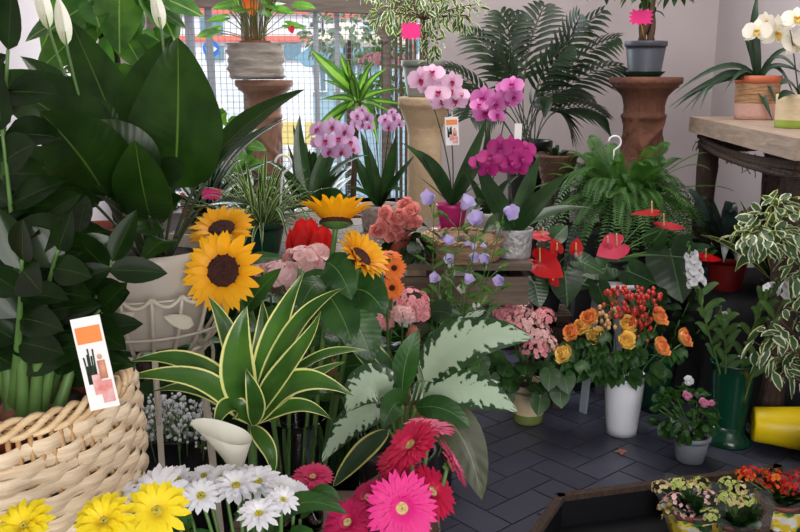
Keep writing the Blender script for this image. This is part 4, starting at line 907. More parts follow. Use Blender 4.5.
# ------------------------------------------------------------ 6 front flowers
def bucket(name, lab, c, rt, rb, h, mat, cat='bucket'):
    t = thing(name, lab, cat, c); mb = MB()
    lathe(mb, c, [(.001,0),(rb,0)]+[(rb+(rt-rb)*k/8, h*k/8) for k in range(1,8)]+[(rt,h),(rt+.005,h+.002),(rt+.005,h+.008),(rt-.002,h+.008),(rt-.005,h-.01),(rb-.004,.03),(.001,.03)], 36); link('bucket_body', mb, mat, t)
    return t
wb = V((-.19, 1.12, 0)); bucket('flower_bucket', 'black bucket on the floor holding the white chrysanthemums', wb, .12, .09, .42, M['blackplastic'])
WH = [(160,492,1.08,30,(-.1,-.8,.7),'in front with a wide-open flat face, second from the left'), (201,496,1.12,22,(.1,-.5,.9),'between the open-faced one and the big cluster'), (222,478,1.18,20,(-.2,-.4,.9),'behind the calla lily tip'),
 (236,486,1.14,26,(0,-.3,1),'below the white calla lily'), (258,482,1.16,26,(.1,-.3,1),'just right of the calla, nearly edge-on'), (281,490,1.15,22,(.3,-.3,.9),'left of the magenta gerbera, tilted right'),
 (259,514,1.04,23,(0,-.4,.9),'lowest at the front middle'), (283,500,1.08,18,(.4,-.4,.9),'half closed beside the green leaf'), (121,495,1.06,18,(-.3,-.5,.8),'leftmost against the wicker basket'), (204,476,1.2,16,(0,-.4,.9),'highest at the back'),
 (178,480,1.2,18,(0,-.6,.9),'behind the open-faced one'), (297,492,1.2,16,(.5,-.3,.8),'rightmost, drooping'), (248,476,1.22,18,(.1,-.3,1),'tucked behind the calla'), (140,486,1.16,16,(-.3,-.4,.9),'small one behind the leftmost')]
for (x, y, Y, r, n, wh) in WH:
    h = P(x, y, Y); Rr = S(r, Y, y); rt_ = wb+V((rnd(-.06,.06), rnd(-.06,.06), .04)); a = (h.x-wb.x)
    daisy('white_chrysanthemum', 'white chrysanthemum '+wh, 'flower', h, n, Rr, M['P_white'], M['P_yelldisc'], rt_, [(1, 14, Rr*.3, .1, .12, 'petal'), (.85, 12, Rr*.27, .28, .08, 'petal')] + ([(.6, 10, Rr*.22, .5, 0, 'petal')] if y > 496 or r > 24 and x > 230 else []), Rr*.2, 'white chrysanthemums in the black bucket', True, .0028, .4, ctrl=V((wb.x+a*.6, (Y+wb.y)/2, h.z-.15)))
t = thing('leafy_cut_stem', 'leafy stem among the white chrysanthemums', 'cut stem', wb+Z*.04); mb = MB(); mb2 = MB()
for k in range(9):
    e = P(rnd(170,300), rnd(500,540), rnd(1.08,1.2)); tube(mb2, [wb+Z*.04, (wb+e)/2+Z*.05, e], .002, 5, 6)
    for j in range(5): p = wb.lerp(e, .6+.1*j); p.z = .3+(e.z-.3)*(.6+.1*j); ribbon(mb, arcpts(p, V((rnd(-1,1),-.4,.6)), .06, .3), .024, 'ovate', TOCAM, .2, 5, 2, .05)
link('stems', mb2, M['stemg'], t); link('foliage', mb, M['L_green'], t)
yb = V((-.32, .8, 0)); bucket('flower_bucket', 'dark green bucket holding the yellow chrysanthemums at the bottom left', yb, .1, .08, .5, M['darkgreen'])
for (x, y, Y, r, n, wh) in ((157,511,.88,34,(.15,-.7,.75),'rightmost, in front of the open white one'), (104,521,.84,34,(-.1,-.6,.85),'middle one of the three at the basket foot'), (24,526,.84,33,(-.2,-.6,.85),'leftmost, at the bottom left corner')):
    h = P(x, y, Y); Rr = S(r, Y, y)
    daisy('yellow_chrysanthemum', 'yellow chrysanthemum '+wh, 'flower', h, n, Rr, M['P_yellow'], M['P_yelldisc'], yb+V((rnd(-.04,.04), rnd(-.04,.04), .04)), [(1, 14, Rr*.3, .1, .12, 'petal'), (.88, 12, Rr*.27, .3, .1, 'petal')]+([(.62, 10, Rr*.22, .5, 0, 'petal')] if x < 120 else []), Rr*.16, 'yellow chrysanthemums at the front', True, .003, .4, ctrl=V(((h.x+yb.x)/2, (Y+yb.y)/2, h.z-.12)))
gb = V((P(404, 500, 1.27).x, 1.27, .34)); gh = P(404, 486, 1.27).z-.34
t = thing('wicker_vase', 'tall brown wicker vase with the pink gerberas', 'vase', gb); mb = MB(); gr = S(36, 1.27, 500)
lathe(mb, gb, [(.001,0),(gr*.8,0)]+[(gr*(.8+.2*k/24)+.002*math.sin(k*2.1), gh*k/24) for k in range(1,25)]+[(gr-.006,gh),(gr*.75,.04),(.001,.04)], 40, 0, None, lambda an, z: 1+.02*math.sin(an*20+z*150)); link('vase_body', mb, M['brownwick'], t)
GE = [(402,508,1.14,38,(-.02,-.92,.38),'P_hot','hot pink gerbera facing the camera at the bottom, biggest of the bunch'), (411,445,1.24,34,(-.55,-.25,.75),'P_crim','crimson gerbera tilted left above the hot pink one'),
 (430,428,1.3,28,(.1,.1,1),'P_pinkwh','pink gerbera seen from the side, topmost of the bunch'), (452,463,1.26,28,(.85,.05,.5),'P_pinkwh','pale-backed pink gerbera leaning right over the dark floor'),
 (313,477,1.3,22,(0,-.25,.95),'P_mag','small magenta gerbera beside the white chrysanthemums'), (368,497,1.24,23,(-.5,-.3,.8),'P_mag','dark magenta gerbera left of the hot pink one'),
 (348,523,1.2,28,(-.3,-.5,.8),'P_mag','magenta gerbera at the bottom edge, left of the hot pink one'), (432,492,1.24,32,(.55,-.3,.6),'P_crim','deep crimson gerbera half hidden right of the hot pink one'), (398,462,1.3,24,(-.3,-.4,.8),'P_crim','deep crimson gerbera in the middle of the bunch')]
for (x, y, Y, r, n, mt_, lab) in GE:
    h = P(x, y, Y); Rr = S(r, Y, y)
    daisy('gerbera', lab, 'gerbera', h, n, Rr, M[mt_], M['P_ygdisc'], gb+V((rnd(-.02,.02), rnd(-.02,.02), .05)), [(1, 30, Rr*.2, .08, .06, 'petal'), (.9, 26, Rr*.18, .16, .04, 'petal'), (.6, 24, Rr*.13, .24, .0, 'ray')], Rr*.2, 'pink gerberas in the wicker vase', True, .0035, .3, ctrl=V(((h.x*.6+gb.x*.4), (Y+gb.y)/2, h.z-.12)), ring=M[mt_])
# calla and its leaves
cr = V((P(262, 540, 1.24).x, 1.3, 0)); bucket('flower_bucket', 'small black bucket behind the white chrysanthemums holding the calla lily', (cr.x+.03, 1.32, 0), .04, .035, .45, M['blackplastic'])
cr = V((cr.x+.03, 1.32, .05)); t = thing('calla_lily', 'white calla lily with a pointed tip above the white chrysanthemums', 'flower', cr)
cc = P(238, 476, 1.28); mb = MB(); vs = []; uv = []; N = 28; K = 8; ax = V((-.22,.28,1)).normalized(); A_, B_, _ = basis(ax)
for i in range(K+1):
    f = i/K
    for j in range(N+1):
        a = 2*math.pi*j/N*0.97+.1; r = .006+.030*f**1.1; tipf = max(0, math.cos(a-math.radians(165)))**3
        p = cc+ax*(.07*f)+(V((1,0,0))*math.cos(a)+V((0,1,0))*math.sin(a))*r*(1+.6*tipf*f)+Z*(.012*math.cos(a)*-f)+V((-.6,0,.4))*tipf*.014*f**2
        vs.append(p); uv.append((j/N, f))
mb.add(vs, [(i*(N+1)+j, i*(N+1)+j+1, (i+1)*(N+1)+j+1, (i+1)*(N+1)+j) for i in range(K) for j in range(N)], uv); sp_ = link('spathe', mb, M['P_calla'], t)
mb = MB(); tube(mb, [cc, cc+ax*.02, cc+ax*.05], .004, 6, 4); link('spadix', mb, M['P_yelldisc'], sp_)
mb = MB(); tube(mb, [cr, (cr+cc)/2+V((.02,0,0)), cc-Z*.04, cc], .0045, 7, 10); link('stem', mb, M['stemg'], t)
for (a, b, c, d, wpx) in (((268,535,1.16),(285,500,1.12),(310,492,1.1),(348,514,1.1),26), ((300,520,1.2),(318,490,1.18),(325,484,1.18),(340,500,1.18),20)):
    pts = px(a, b, c, d); pts[0] = cr+Z*.02; pts = [bez(px(a,b,c,d), 0)]+px(b,c,d); mb = MB(); ribbon(mb, pts, S(wpx,1.1,510), 'ovate', V((0,-.6,.8)), .15, 12, 4, .015); l = link('leaf', mb, M['L_bright'] if False else M['L_green'], t)
    mb = MB(); tube(mb, [cr, (cr+pts[0])/2, pts[0]], .003, 6, 6); link('petiole', mb, M['stemg'], l)
# baby's breath
bb = V((P(172, 450, 1.95).x, 2.0, 0)); bucket('flower_bucket', 'black bucket behind the wire stand leg with the baby\'s breath', bb, .1, .08, P(172,432,1.98).z, M['blackplastic'])
for k in range(4):
    rt_ = bb+Z*.05+V((rnd(-.03,.03), rnd(-.03,.03), 0)); t = thing('babys_breath', 'sprig of tiny white baby\'s breath in the black bucket under the wire stand', 'flower', rt_, 'sprigs of baby\'s breath'); sm = MB(); fm = MB()
    for j in range(26):
        e = P(rnd(140,205), rnd(400,440), 1.95+rnd(-.07,.07)); tube(sm, [rt_, (rt_+e)/2+Z*.05, e], .0012, 4, 5); ball(fm, e, rnd(.004,.007), 6, 4)
        for q in range(3): e2 = e+unit()*.025; tube(sm, [e-Z*.03, e2], .0008, 3, 1); ball(fm, e2, rnd(.003,.006), 6, 4)
    link('stems', sm, M['stemg'], t); link('blossoms', fm, M['P_white'], t)
# ------------------------------------------------------------ 7 on the bench: spider plant, begonias, orchids, bellflowers
b0 = onbench(262, 3.05); t = thing('spider_plant', 'green and white striped spider plant with a white hanging hook', 'potted plant', b0)
root = potm(t, b0, .085, .06, .12, M['darkgreen'])
leafset(t, root, 150, .36, .015, 'strap', M['L_spider'], (15, 85), (.15, .8), spread=.04, fold=.3, nseg=8)
hook(t, P(283, 155, 3.0), P(280, 215, 3.0))
# dark glossy bromeliad with red flower at the left
b0 = V((P(205, 195, 3.3).x, 3.3, BZ)); t = thing('striped_bromeliad', 'dark striped bromeliad left of the spider plant', 'potted plant', b0); root = potm(t, b0, .07, .05, .11, M['blackplastic'])
leafset(t, root, 36, .42, .036, 'strap', M['L_redbrom'], (25, 80), (.2, .6), fold=.25)
for (b, c, w_) in (((222,150),(288,118),13),((215,160),(262,128),11),((225,175),(275,160),12),((200,160),(180,130),11),((230,190),(292,195),12)):
    mb = MB(); ribbon(mb, [root, P(b[0],b[1],3.2), P(c[0],c[1],3.05)], S(w_,3.2), 'lance', V((0,-.6,.8)), .2, 14, 4, .01); link('leaf', mb, M['L_redbrom'], t)
star_sign('pink star-shaped price card above the big sunflowers', P(212, 194, 3.05), S(22, 3.05), S(12, 3.05), P(214, 215, 3.1))
# red spathiphyllum/anthurium behind the side-on sunflower
b0 = onbench(300, 2.97); 
t = thing('potted_red_tulips', 'broad red blooms behind the side-on sunflower', 'potted plant', (b0.x, 2.35, 0)); root = potm(t, (b0.x, 2.35, 0), .09, .07, .6, M['blackplastic'])
for (x, y, r, tp) in ((302,248,22,(0,0,1)), (318,244,20,(.4,0,1)), (306,236,18,(-.4,0,1))):
    c = P(x, y, 2.35); mb = MB()
    for k in range(6):
        a = k*1.05; d = V((math.cos(a), math.sin(a), 0)); rr = S(r, 2.35); ribbon(mb, [c-Z*rr*.9, c+d*rr*.75-Z*rr*.3, c+d*rr*.55+Z*rr*.95], rr*1.25, 'petal', -d, .25, 8, 4, .02)
    link('bloom', mb, M['P_redsoft'], t); mb = MB(); tube(mb, [root, (root+c)/2, c-Z*.04], .004, 6, 6); link('stem', mb, M['stemg'], t)
leafset(t, root, 12, .2, .045, 'lance', M['L_green'], (30,75), (.1,.4))
# pale pink lilies / hydrangea mass between
def ballplant(name, lab, cat, c, balls, mat, potc, potr, poth, potmat, leafmat, fr=.012, pet=4, nfl=60, leafn=26, leafL=.09, leafW=.07, leafrad=(.13,.1,.06), group=None, band=None, matb=None, ppz=None, sh='round', cup=.15, mats=None):
    t = thing(name, lab, cat, potc, group); root = potm(t, potc, potr, potr*.78, poth, potmat, band=band, matb=matb)
    sm = MB()
    for i, (x, y, Y, rp) in enumerate(balls):
        q = P(x, y, Y); r = S(rp, Y, y)*1.08; mb = MB(); florets(mb, q, (r, r, r*.8), nfl, fr, pet, cup=cup); link('flower_head', mb, (mats[i % len(mats)] if mats else mat), t); tube(sm, [root, (root+q)/2+Z*.02, q-Z*r*.4], .003, 5, 6)
    link('stems', sm, M['stemg'], t)
    mb = MB(); cc_ = V(c)
    for k in range(leafn):
        a = rnd(0, 6.28); rr = rnd(.3, 1); p = cc_+V((math.cos(a)*leafrad[0]*rr, math.sin(a)*leafrad[1]*rr, rnd(-1,1)*leafrad[2])); d = V((math.cos(a), math.sin(a)-.3, rnd(-.2,.5))).normalized()
        ribbon(mb, arcpts(p, d, leafL*rnd(.7,1.1), .3), leafW*rnd(.8,1.1), sh, (Z*.8+TOCAM*.6+unit()*.4).normalized(), .08, 7, 4, .05, 4)
    link('foliage', mb, leafmat, t)
    return t
ballplant('potted_pink_azalea', 'pale pink blooms between the sunflowers in the left middle', 'potted plant', P(290,290,2.15), [(282,276,2.1,16),(300,262,2.12,15),(322,272,2.15,15),(268,268,2.15,12),(300,283,2.1,12),(317,255,2.2,10)], None, (P(275,290,2.15).x, 2.2, 0), .08, .55, M['blackplastic'], M['L_green'], .018, 5, 34, 14, sh='ovate', mats=[M['P_pinkwhite'], M['P_pinkl']])
# coral begonia
b0 = onbench(398, 3.0); t = thing('potted_coral_begonia', 'coral double-flowered begonia on the bench left of the bellflowers', 'potted plant', (b0.x, 2.97, BZ)); root = potm(t, (b0.x, 2.97, BZ), .055, .042, .09, M['brownplastic'])
for (x, y, r) in ((398,217,9),(388,224,10),(402,228,10),(412,212,8),(378,230,9),(394,235,9),(410,225,8),(406,205,8),(384,213,7),(416,222,6)):
    rose(t, P(x, y, 2.88+rnd(-.03,.03)), TOCAM+unit()*.4, S(r*1.25, 2.88), M['P_coral'], 15)
bush(t, root, P(408,240,2.9), (.1,.06,.06), 28, .07, .055, 'round', M['L_dark'], M['stemd'], nb=6, face=TOCAM)
# orange gerberas in a black bucket
ob = V((P(388,330,2.3).x, 2.3, 0)); bucket('flower_bucket', 'black bucket on the floor with the orange gerberas', ob, .09, .07, .34, M['blackplastic'])
for (x, y, n, wh) in ((394,268,(.1,-.95,.3),'facing the camera, right one above the pink blossoms'), (392,288,(.0,-.95,.3),'lower one, facing the camera'), (378,263,(-.4,-.4,.8),'half turned up, beside the leaning sunflower'), (390,255,(.1,-.1,1),'topmost, seen edge-on'), (372,272,(-.5,-.6,.5),'leftmost, partly behind the leaning sunflower')):
    Rr = S(13, 2.3); daisy('orange_gerbera', 'orange gerbera '+wh, 'gerbera', P(x, y, 2.25), n, Rr, M['P_orange'], M['P_sundisc'], ob+V((rnd(-.03,.03), rnd(-.03,.03), .04)), [(1, 24, Rr*.24, .08, .06, 'petal'), (.75, 20, Rr*.22, .2, .04, 'petal')], Rr*.22, 'orange gerberas', True, .003, .3)
ballplant('potted_pink_geranium', 'pink geranium clusters under the orange gerberas', 'potted plant', P(405,330,2.4), [(410,303,2.35,17),(402,316,2.3,12),(418,314,2.38,11),(372,318,2.35,10),(384,324,2.3,8)], None, (P(404,340,2.5).x, 2.5, 0), .08, .42, M['brownplastic'], M['L_dark'], .011, 5, 55, 16, mats=[M['P_pinkh'], M['P_pinkl']])
# salmon callas in the dark centre
sb = V((P(392, 380, 2.1).x, 2.2, 0)); bucket('flower_bucket', 'black bucket behind the aglaonema with the salmon buds', sb, .06, .05, .42, M['blackplastic'])
for (x, y, wh) in ((366,342,'left one above the aglaonema'), (413,338,'right one above the aglaonema'), (335,372,'small one low at the left')):
    c = P(x, y, 2.1); t = thing('salmon_bud', 'rounded salmon-brown bud, '+wh, 'flower', sb+Z*.05); mb = MB()
    for k in range(5): a = k*1.26; d = V((math.cos(a), math.sin(a), 0)); ribbon(mb, [c-Z*.03, c+d*.03, c+d*.006+Z*.035], .035, 'ovate', -d, .4, 7, 4)
    link('bud', mb, M['P_salmon'], t); mb = MB(); tube(mb, [sb+Z*.05, (sb+c)/2+Z*.1, c-Z*.03], .003, 6, 6); link('stem', mb, M['stemg'], t)

def orchid(lab, pc, pr, ph, pmat, leaves, sprays, mat, lip, br, taper=.75, rim=False, group='moth orchids', sticks=True, band=None, matb=None):
    t = thing('potted_orchid', lab, 'orchid', pc, group); root = potm(t, pc, pr, pr*taper, ph, pmat, rim=rim, band=band, matb=matb)
    for (b, c, w_, nr) in leaves:
        mb = MB(); ribbon(mb, [root, P(*b), P(*c)], S(w_, pc[1]), 'lance', V(nr), .2, 12, 4, .01); link('leaf', mb, M['L_orchid'], t)
    for (pth, blooms) in sprays:
        pts = [root]+[P(*p) for p in pth]; mb = MB(); tube(mb, pts, .003, 6, 14, r2=.002); 
        link('flower_spike', mb, M['stemd'], t)
        for (x, y, s_) in blooms:
            Y = pth[-1][2]+rnd(-.05,.02); orchid_bloom(t, P(x, y, Y), TOCAM+unit()*.45, S(br*s_, Y), mat, lip)
    return t
# lilac orchid, white pot
orchid('lilac orchid with one dense flower cluster in a white pot, in front of the window', (P(312,190,3.45).x, 3.45, BZ), .075, .1, M['whitepot'],
  [((330,160,3.4),(368,155,3.35),16,(0,-.4,1)), ((290,165,3.4),(262,160,3.35),14,(0,-.4,1)), ((335,175,3.4),(350,215,3.3),14,(.3,-.8,.4)), ((295,150,3.5),(300,115,3.5),14,(0,-1,.3)), ((318,150,3.45),(350,128,3.5),14,(0,-.8,.5))],
  [([(330,165,3.4),(328,150,3.38),(330,140,3.35)], [(318,130,1),(332,127,1),(345,132,1),(325,142,1.1),(338,140,1.1),(350,143,1),(330,152,1),(342,152,1),(353,150,.8),(318,143,.8)])], M['P_lilac'], M['P_liph'], 10)
# pale pink orchid, speckled pot
orchid('small-flowered pale pink orchid with two spikes in a speckled pinkish pot on the bench', (P(380,200,3.55).x, 3.55, BZ), S(20,3.55), .108, M['pinkspeck'],
  [((365,180,3.5),(352,150,3.5),12,(.3,-1,.2)), ((392,165,3.5),(396,135,3.5),12,(-.3,-1,.2)), ((395,180,3.45),(415,155,3.4),12,(0,-.6,.8)), ((372,165,3.5),(360,130,3.5),12,(.3,-1,.2)), ((386,180,3.45),(404,192,3.4),10,(0,-.6,.8)), ((368,190,3.45),(345,186,3.4),10,(0,-.6,.8))],
  [([(368,165,3.5),(370,140,3.5),(361,118,3.48)], [(357,116,.9),(367,118,.9),(362,126,.9),(355,124,.7),(369,127,.7),(362,110,.6)]), ([(385,160,3.5),(388,140,3.5),(390,118,3.48)], [(385,120,.9),(394,118,.9),(399,124,.7),(389,127,.9),(392,112,.6)])], M['P_lilac'], M['P_liph'], 8, .85)
# pink orchid, magenta pot, tag
mo = orchid('tall pale pink moth orchid in a magenta pot beside the sandstone pedestal', (P(452,205,3.35).x, 3.35, BZ+.04), .062, .1, M['magpot'],
  [((430,160,3.3),(402,143,3.25),16,(.2,-.6,.8)), ((440,165,3.3),(418,150,3.3),12,(0,-.8,.6)), ((468,175,3.3),(500,135,3.35),14,(-.3,-.6,.7)), ((470,165,3.4),(488,115,3.45),14,(-.5,-.8,.2)), ((436,190,3.25),(416,175,3.15),10,(0,-.5,.8)), ((465,190,3.25),(490,180,3.15),10,(0,-.5,.8))],
  [([(452,165,3.35),(440,120,3.35),(420,70,3.3)], [(420,80,1.1),(432,74,1.1),(429,86,1),(437,82,.9)]), ([(455,165,3.35),(452,130,3.35),(444,88,3.3)], [(438,94,1.1),(450,92,1.1),(443,102,1.1),(455,100,1.1),(452,82,.9),(461,95,.8)])], M['P_pale'], M['P_liph'], 12)
tagcard('white care tag with orange print hung on the tall pale pink orchid', P(452,131,3.24), S(13,3.24), S(27,3.24), .05, stick=P(452,112,3.27))
for (lab, cx, cy) in (('small magenta pot saucer', 0, 0),): pass
mb = MB(); c_ = (P(452,205,3.35).x, 3.35, BZ); lathe(mb, c_, [(.001,0),(.055,0),(.075,.03),(.08,.04),(.001,.0395)], 28); single('pot_saucer', 'pink saucer under the magenta orchid pot', 'saucer', mb, M['magpot'], c_)
# two-tone pink orchid, white pot
orchid('pink moth orchid with two short sprays in a white pot behind the magenta orchid', (P(487,205,3.3).x, 3.3, BZ), .06, .115, M['whitepot'],
  [((475,185,3.25),(462,170,3.2),12,(0,-.6,.8)), ((500,185,3.25),(520,175,3.2),12,(0,-.6,.8)), ((484,160,3.3),(490,118,3.3),10,(0,-1,.2)), ((480,190,3.2),(470,215,3.15),14,(-.3,-.8,.5))],
  [([(484,160,3.3),(486,130,3.3),(486,100,3.28)], [(483,99,1.15),(486,113,1.15),(496,104,.9),(479,106,.8),(497,116,.8)]), ([(495,160,3.3),(504,130,3.3),(508,92,3.28)], [(507,99,1.1),(512,86,1),(505,88,.8),(514,97,.8)])], M['P_pinkor'], M['P_magor'], 12)
# magenta orchid, silver pot
orchid('magenta moth orchid with broad leaves in a hammered silver pot at the bench front', (P(514,232,3.0).x, 3.0, BZ), S(19,3.0), .105, M['silverpot'],
  [((535,205,2.95),(568,172,2.9),22,(-.1,-.7,.8)), ((490,195,2.95),(476,160,2.95),20,(.4,-1,.2)), ((550,205,3.05),(590,208,3.05),18,(0,-.3,1)), ((500,212,2.9),(482,235,2.85),20,(0,-.8,.6)), ((525,190,3.05),(540,155,3.1),16,(-.2,-1,.3))],
  [([(512,190,3.0),(508,170,3.0),(505,155,2.98)], [(479,163,.9),(490,158,1.1),(500,148,1.1),(512,148,1.1),(521,158,1.1),(497,166,1.1),(510,163,1),(526,150,.9),(488,170,.9),(518,168,.9),(505,157,1)])], M['P_magor'], M['P_magor'], 12, .9)
tagcard('narrow white tag behind the magenta orchid', P(518,136,3.2), S(7,3.2), S(24,3.2), -.03, pic=False, stick=P(517,175,3.2))
# wicker tray
wc = V((P(462,240,2.97).x, 2.96, BZ)); mb = MB(); rx = .13
lathe(mb, wc, [(.001,.004),(rx,.004)]+[(rx+.003*math.sin(k*2.2)+k*.001, .004+k*.0065) for k in range(1,12)]+[(rx,.078),(rx-.01,.02),(.001,.014)], 48, 0, None, lambda an, z: (1.15 if False else 1)+.025*math.sin(an*24+z*480))
t = thing('wicker_tray', 'round pale wicker tray on the bench under the bellflowers', 'basket', wc); link('woven_wall', mb, M['traywick'], t)
mb = MB(); pts = []; N = 120
for k in range(2):
    pts = [wc+V((math.cos(2*math.pi*i/N)*(rx+.012+.005*math.cos(i*.8+k*3.14)), math.sin(2*math.pi*i/N)*(rx+.012+.005*math.cos(i*.8+k*3.14)), .078+.006*math.sin(i*.8+k*3.14))) for i in range(N+1)]; tube(mb, pts, .0055, 6, smooth_path=False)
link('braided_rim', mb, M['traywick'], t)
for (x, y, r, lab) in ((448,222,8,'left'), (462,228,7,'middle'), (474,219,8,'right')):   # succulents in the tray
    c = P(x, 235, 2.95); c.z = BZ+.018; t = thing('succulent', 'small grey-pink succulent in the wicker tray, '+lab+' one of three', 'succulent', c, 'succulents in the wicker tray'); root = potm(t, c, .024, .019, .04, M['brownplastic'])
    mb = MB()
    for k in range(18): a = k*2.4; e = .3+k*.06; d = V((math.cos(a)*math.cos(e), math.sin(a)*math.cos(e), math.sin(e))); ribbon(mb, [root, root+d*.02, root+d*.032+Z*.008], .014, 'ovate', Z, .4, 4, 2)
    link('rosette', mb, plain('succulent_'+lab, (150,140,130), .6, .3, 30) , t)
# bellflowers
cb = V((.12, 2.74, 0)); t0 = bucket('flower_bucket', 'black bucket holding the lavender bellflowers', cb, .075, .06, .4, M['blackplastic'])
heads = [(434,203),(462,215),(478,229),(505,216),(500,285),(470,262),(452,268),(466,290),(447,250),(488,262),(440,285)]
for i in range(11):
    x, y = heads[i]; r_ = cb+V((rnd(-.04,.04), rnd(-.04,.04), .02)); e = P(x, y-6, 2.5+rnd(-.08,.08))
    t = thing('bellflower_stem', ['lavender bellflower stem leaning left, topmost bloom','lavender bellflower stem with a bloom over the wicker tray','lavender bellflower stem, bloom left of the silver pot','lavender bellflower stem, rightmost bloom on the silver pot'][i] if i < 4 else 'slender bellflower stem with green buds and pale blooms low in the bunch', 'flower', r_, 'bellflowers' )
    mid = (r_+e)/2+V((0,0,.03)); sm = MB(); lm = MB(); pts = [r_, mid, e]; tube(sm, pts, .0026, 6, 10, r2=.0015)
    def bell(p, d, s): 
        prof = [(.002*s,0),(.008*s,.004*s),(.012*s,.014*s),(.013*s,.022*s),(.019*s,.032*s)]; bm_ = MB(); lathe(bm_, p, prof, 15, 0, d, lambda an, z: 1+.12*math.sin(an*5)*(z/(.03*s))); link('bell', bm_, M['P_lav'] if (i < 4 or s > .85) else M['P_bud'], t)
    bell(e, (V((rnd(-.4,.4), -.4, rnd(-.1,.7)))).normalized(), 1.25 if i < 4 else .9)
    for k in range(7):
        f = .42+k*.085; p = bez(pts, f); a = k*2.4+i; d = V((math.cos(a)*.7, math.sin(a)*.7-.2, .7)).normalized(); q = p+d*rnd(.03,.06); tube(sm, [p, (p+q)/2, q], .0015, 5, 3)
        if k % 3 == 2: bell(q, (d-Z*.4).normalized(), rnd(.45,.65))
        else: ball(lm, q+d*.008, .006, 6, 4, 2.2, d)
        ribbon(lm, arcpts(p, -d+Z*1.2, .07, .3), .012, 'lance', TOCAM, .2, 4, 2); ribbon(lm, arcpts(q, d, .05, .2), .01, 'lance', TOCAM, .2, 4, 2)
    link('stem', sm, M['stemg'], t); link('foliage', lm, M['L_bright'], t)
# ------------------------------------------------------------ 8 on the pedestals
# stone-textured pot with anthurium (left)
t = thing('potted_anthurium', 'anthurium with many stems in a grey bark-textured stone pot on the left pedestal', 'potted plant', (LPX-.03, 4.55, LPT+.006))
c = V((LPX-.03, 4.55, LPT+.004)); r = S(27, 4.55); h = S(33, 4.55); mb = MB()
lathe(mb, c, [(.001,0),(r*.9,0),(r*.94,.01)]+[(r*.95+.006*math.sin(k*1.9)+r*.05*k/14, h*k/14) for k in range(1,15)]+[(r*.9,h),(r*.88,h*.8),(.001,h*.8)], 40, 0, None, lambda an, z: 1+.03*math.sin(an*3+z*70)+.015*math.sin(an*11+z*30)); link('pot', mb, M['stonelog'], t)
mb = MB(); lathe(mb, c+Z*h*.9, [(r*.45,0),(r*.55,.022),(r*.6,.03),(r*.52,.03),(.001,.02)], 28); link('inner_pot', mb, M['brownplastic'], t)
root = c+Z*(h+.0); sm = MB(); lm = MB()
for k in range(60):
    a = rnd(0,6.28); e = V((math.cos(a)*rnd(.03,.17), math.sin(a)*rnd(.02,.12), rnd(.15,.36))); p0 = root+V((math.cos(a)*.05, math.sin(a)*.05, 0)); tube(sm, [p0, p0+V((0,0,e.z*.5)), root+e], .003, 5, 6)
    if k % 3 == 0: heart(lm, root+e, V((math.cos(a), math.sin(a), -.5)), (Z+TOCAM*.5+unit()*.3).normalized(), rnd(.06,.09), .08, n=18, k=3, wid=.85)
for (x, y) in ((215,30),(222,18),(290,25),(280,10),(300,5),(228,5),(245,8),(212,33)):
    q = P(x, y, 4.5); tube(sm, [root, (root+q)/2+Z*.03, q], .0025, 5, 6); heart(lm, q, V((1 if x > 255 else -1, -.1, -.4)), (Z+TOCAM*.8).normalized(), .085, .08, n=18, k=3, wid=.8)
link('stems', sm, plain('brown_green_stems', (116,84,50), .6, .5, 12, col2=(70,100,40)), t); link('foliage', lm, M['L_bright'], t)
mb = MB(); q = P(250,3,4.5); heart(mb, q, V((.3,0,-1)), TOCAM, .07, .1); link('spathe', mb, M['P_orange'], t); mb = MB(); heart(mb, P(291,28,4.45), V((.3,0,-1)), TOCAM, .03, .1); link('spathe', mb, M['P_redpink'], t)
# grey pot with variegated ficus on the sandstone pedestal
t = thing('potted_variegated_ficus', 'small-leaved variegated ficus in a grey pot on the sandstone pedestal', 'potted plant', (CPX-.01, 4.0, CPT))
root = potm(t, (CPX-.01, 4.0, CPT+.001), S(20,4.0), S(15,4.0), S(34,4.0), M['greygreen'])
sm = MB(); lm = MB(); top = P(424, 20, 4.0); tube(sm, [root, (root+top)/2+V((.01,0,0)), top], .006, 6, 6)
def sprig(ctr, rad, n): bushy(lm, sm, top, ctr, rad, n, .05, .022, 'ovate', nb=5, hang=.5, nseg=3)
sprig(P(420,10,4.0), (.16,.14,.12), 170); sprig(P(455,8,3.95), (.13,.1,.07), 70); sprig(P(392,12,4.0), (.12,.1,.08), 60); sprig(P(432,45,3.95), (.05,.05,.08), 45); sprig(P(465,18,3.95), (.06,.06,.05), 20); sprig(P(428,70,3.9), (.03,.03,.06), 22); sprig(P(410,-12,4.0), (.3,.14,.08), 110)
link('branches', sm, M['stembrown'], t); link('foliage', lm, M['L_varieg'], t)
star_sign('pink price card on a yellow stick in the ficus pot', P(411, 31, 3.86), S(21,3.86), S(17,3.86), P(416, 66, 3.93))
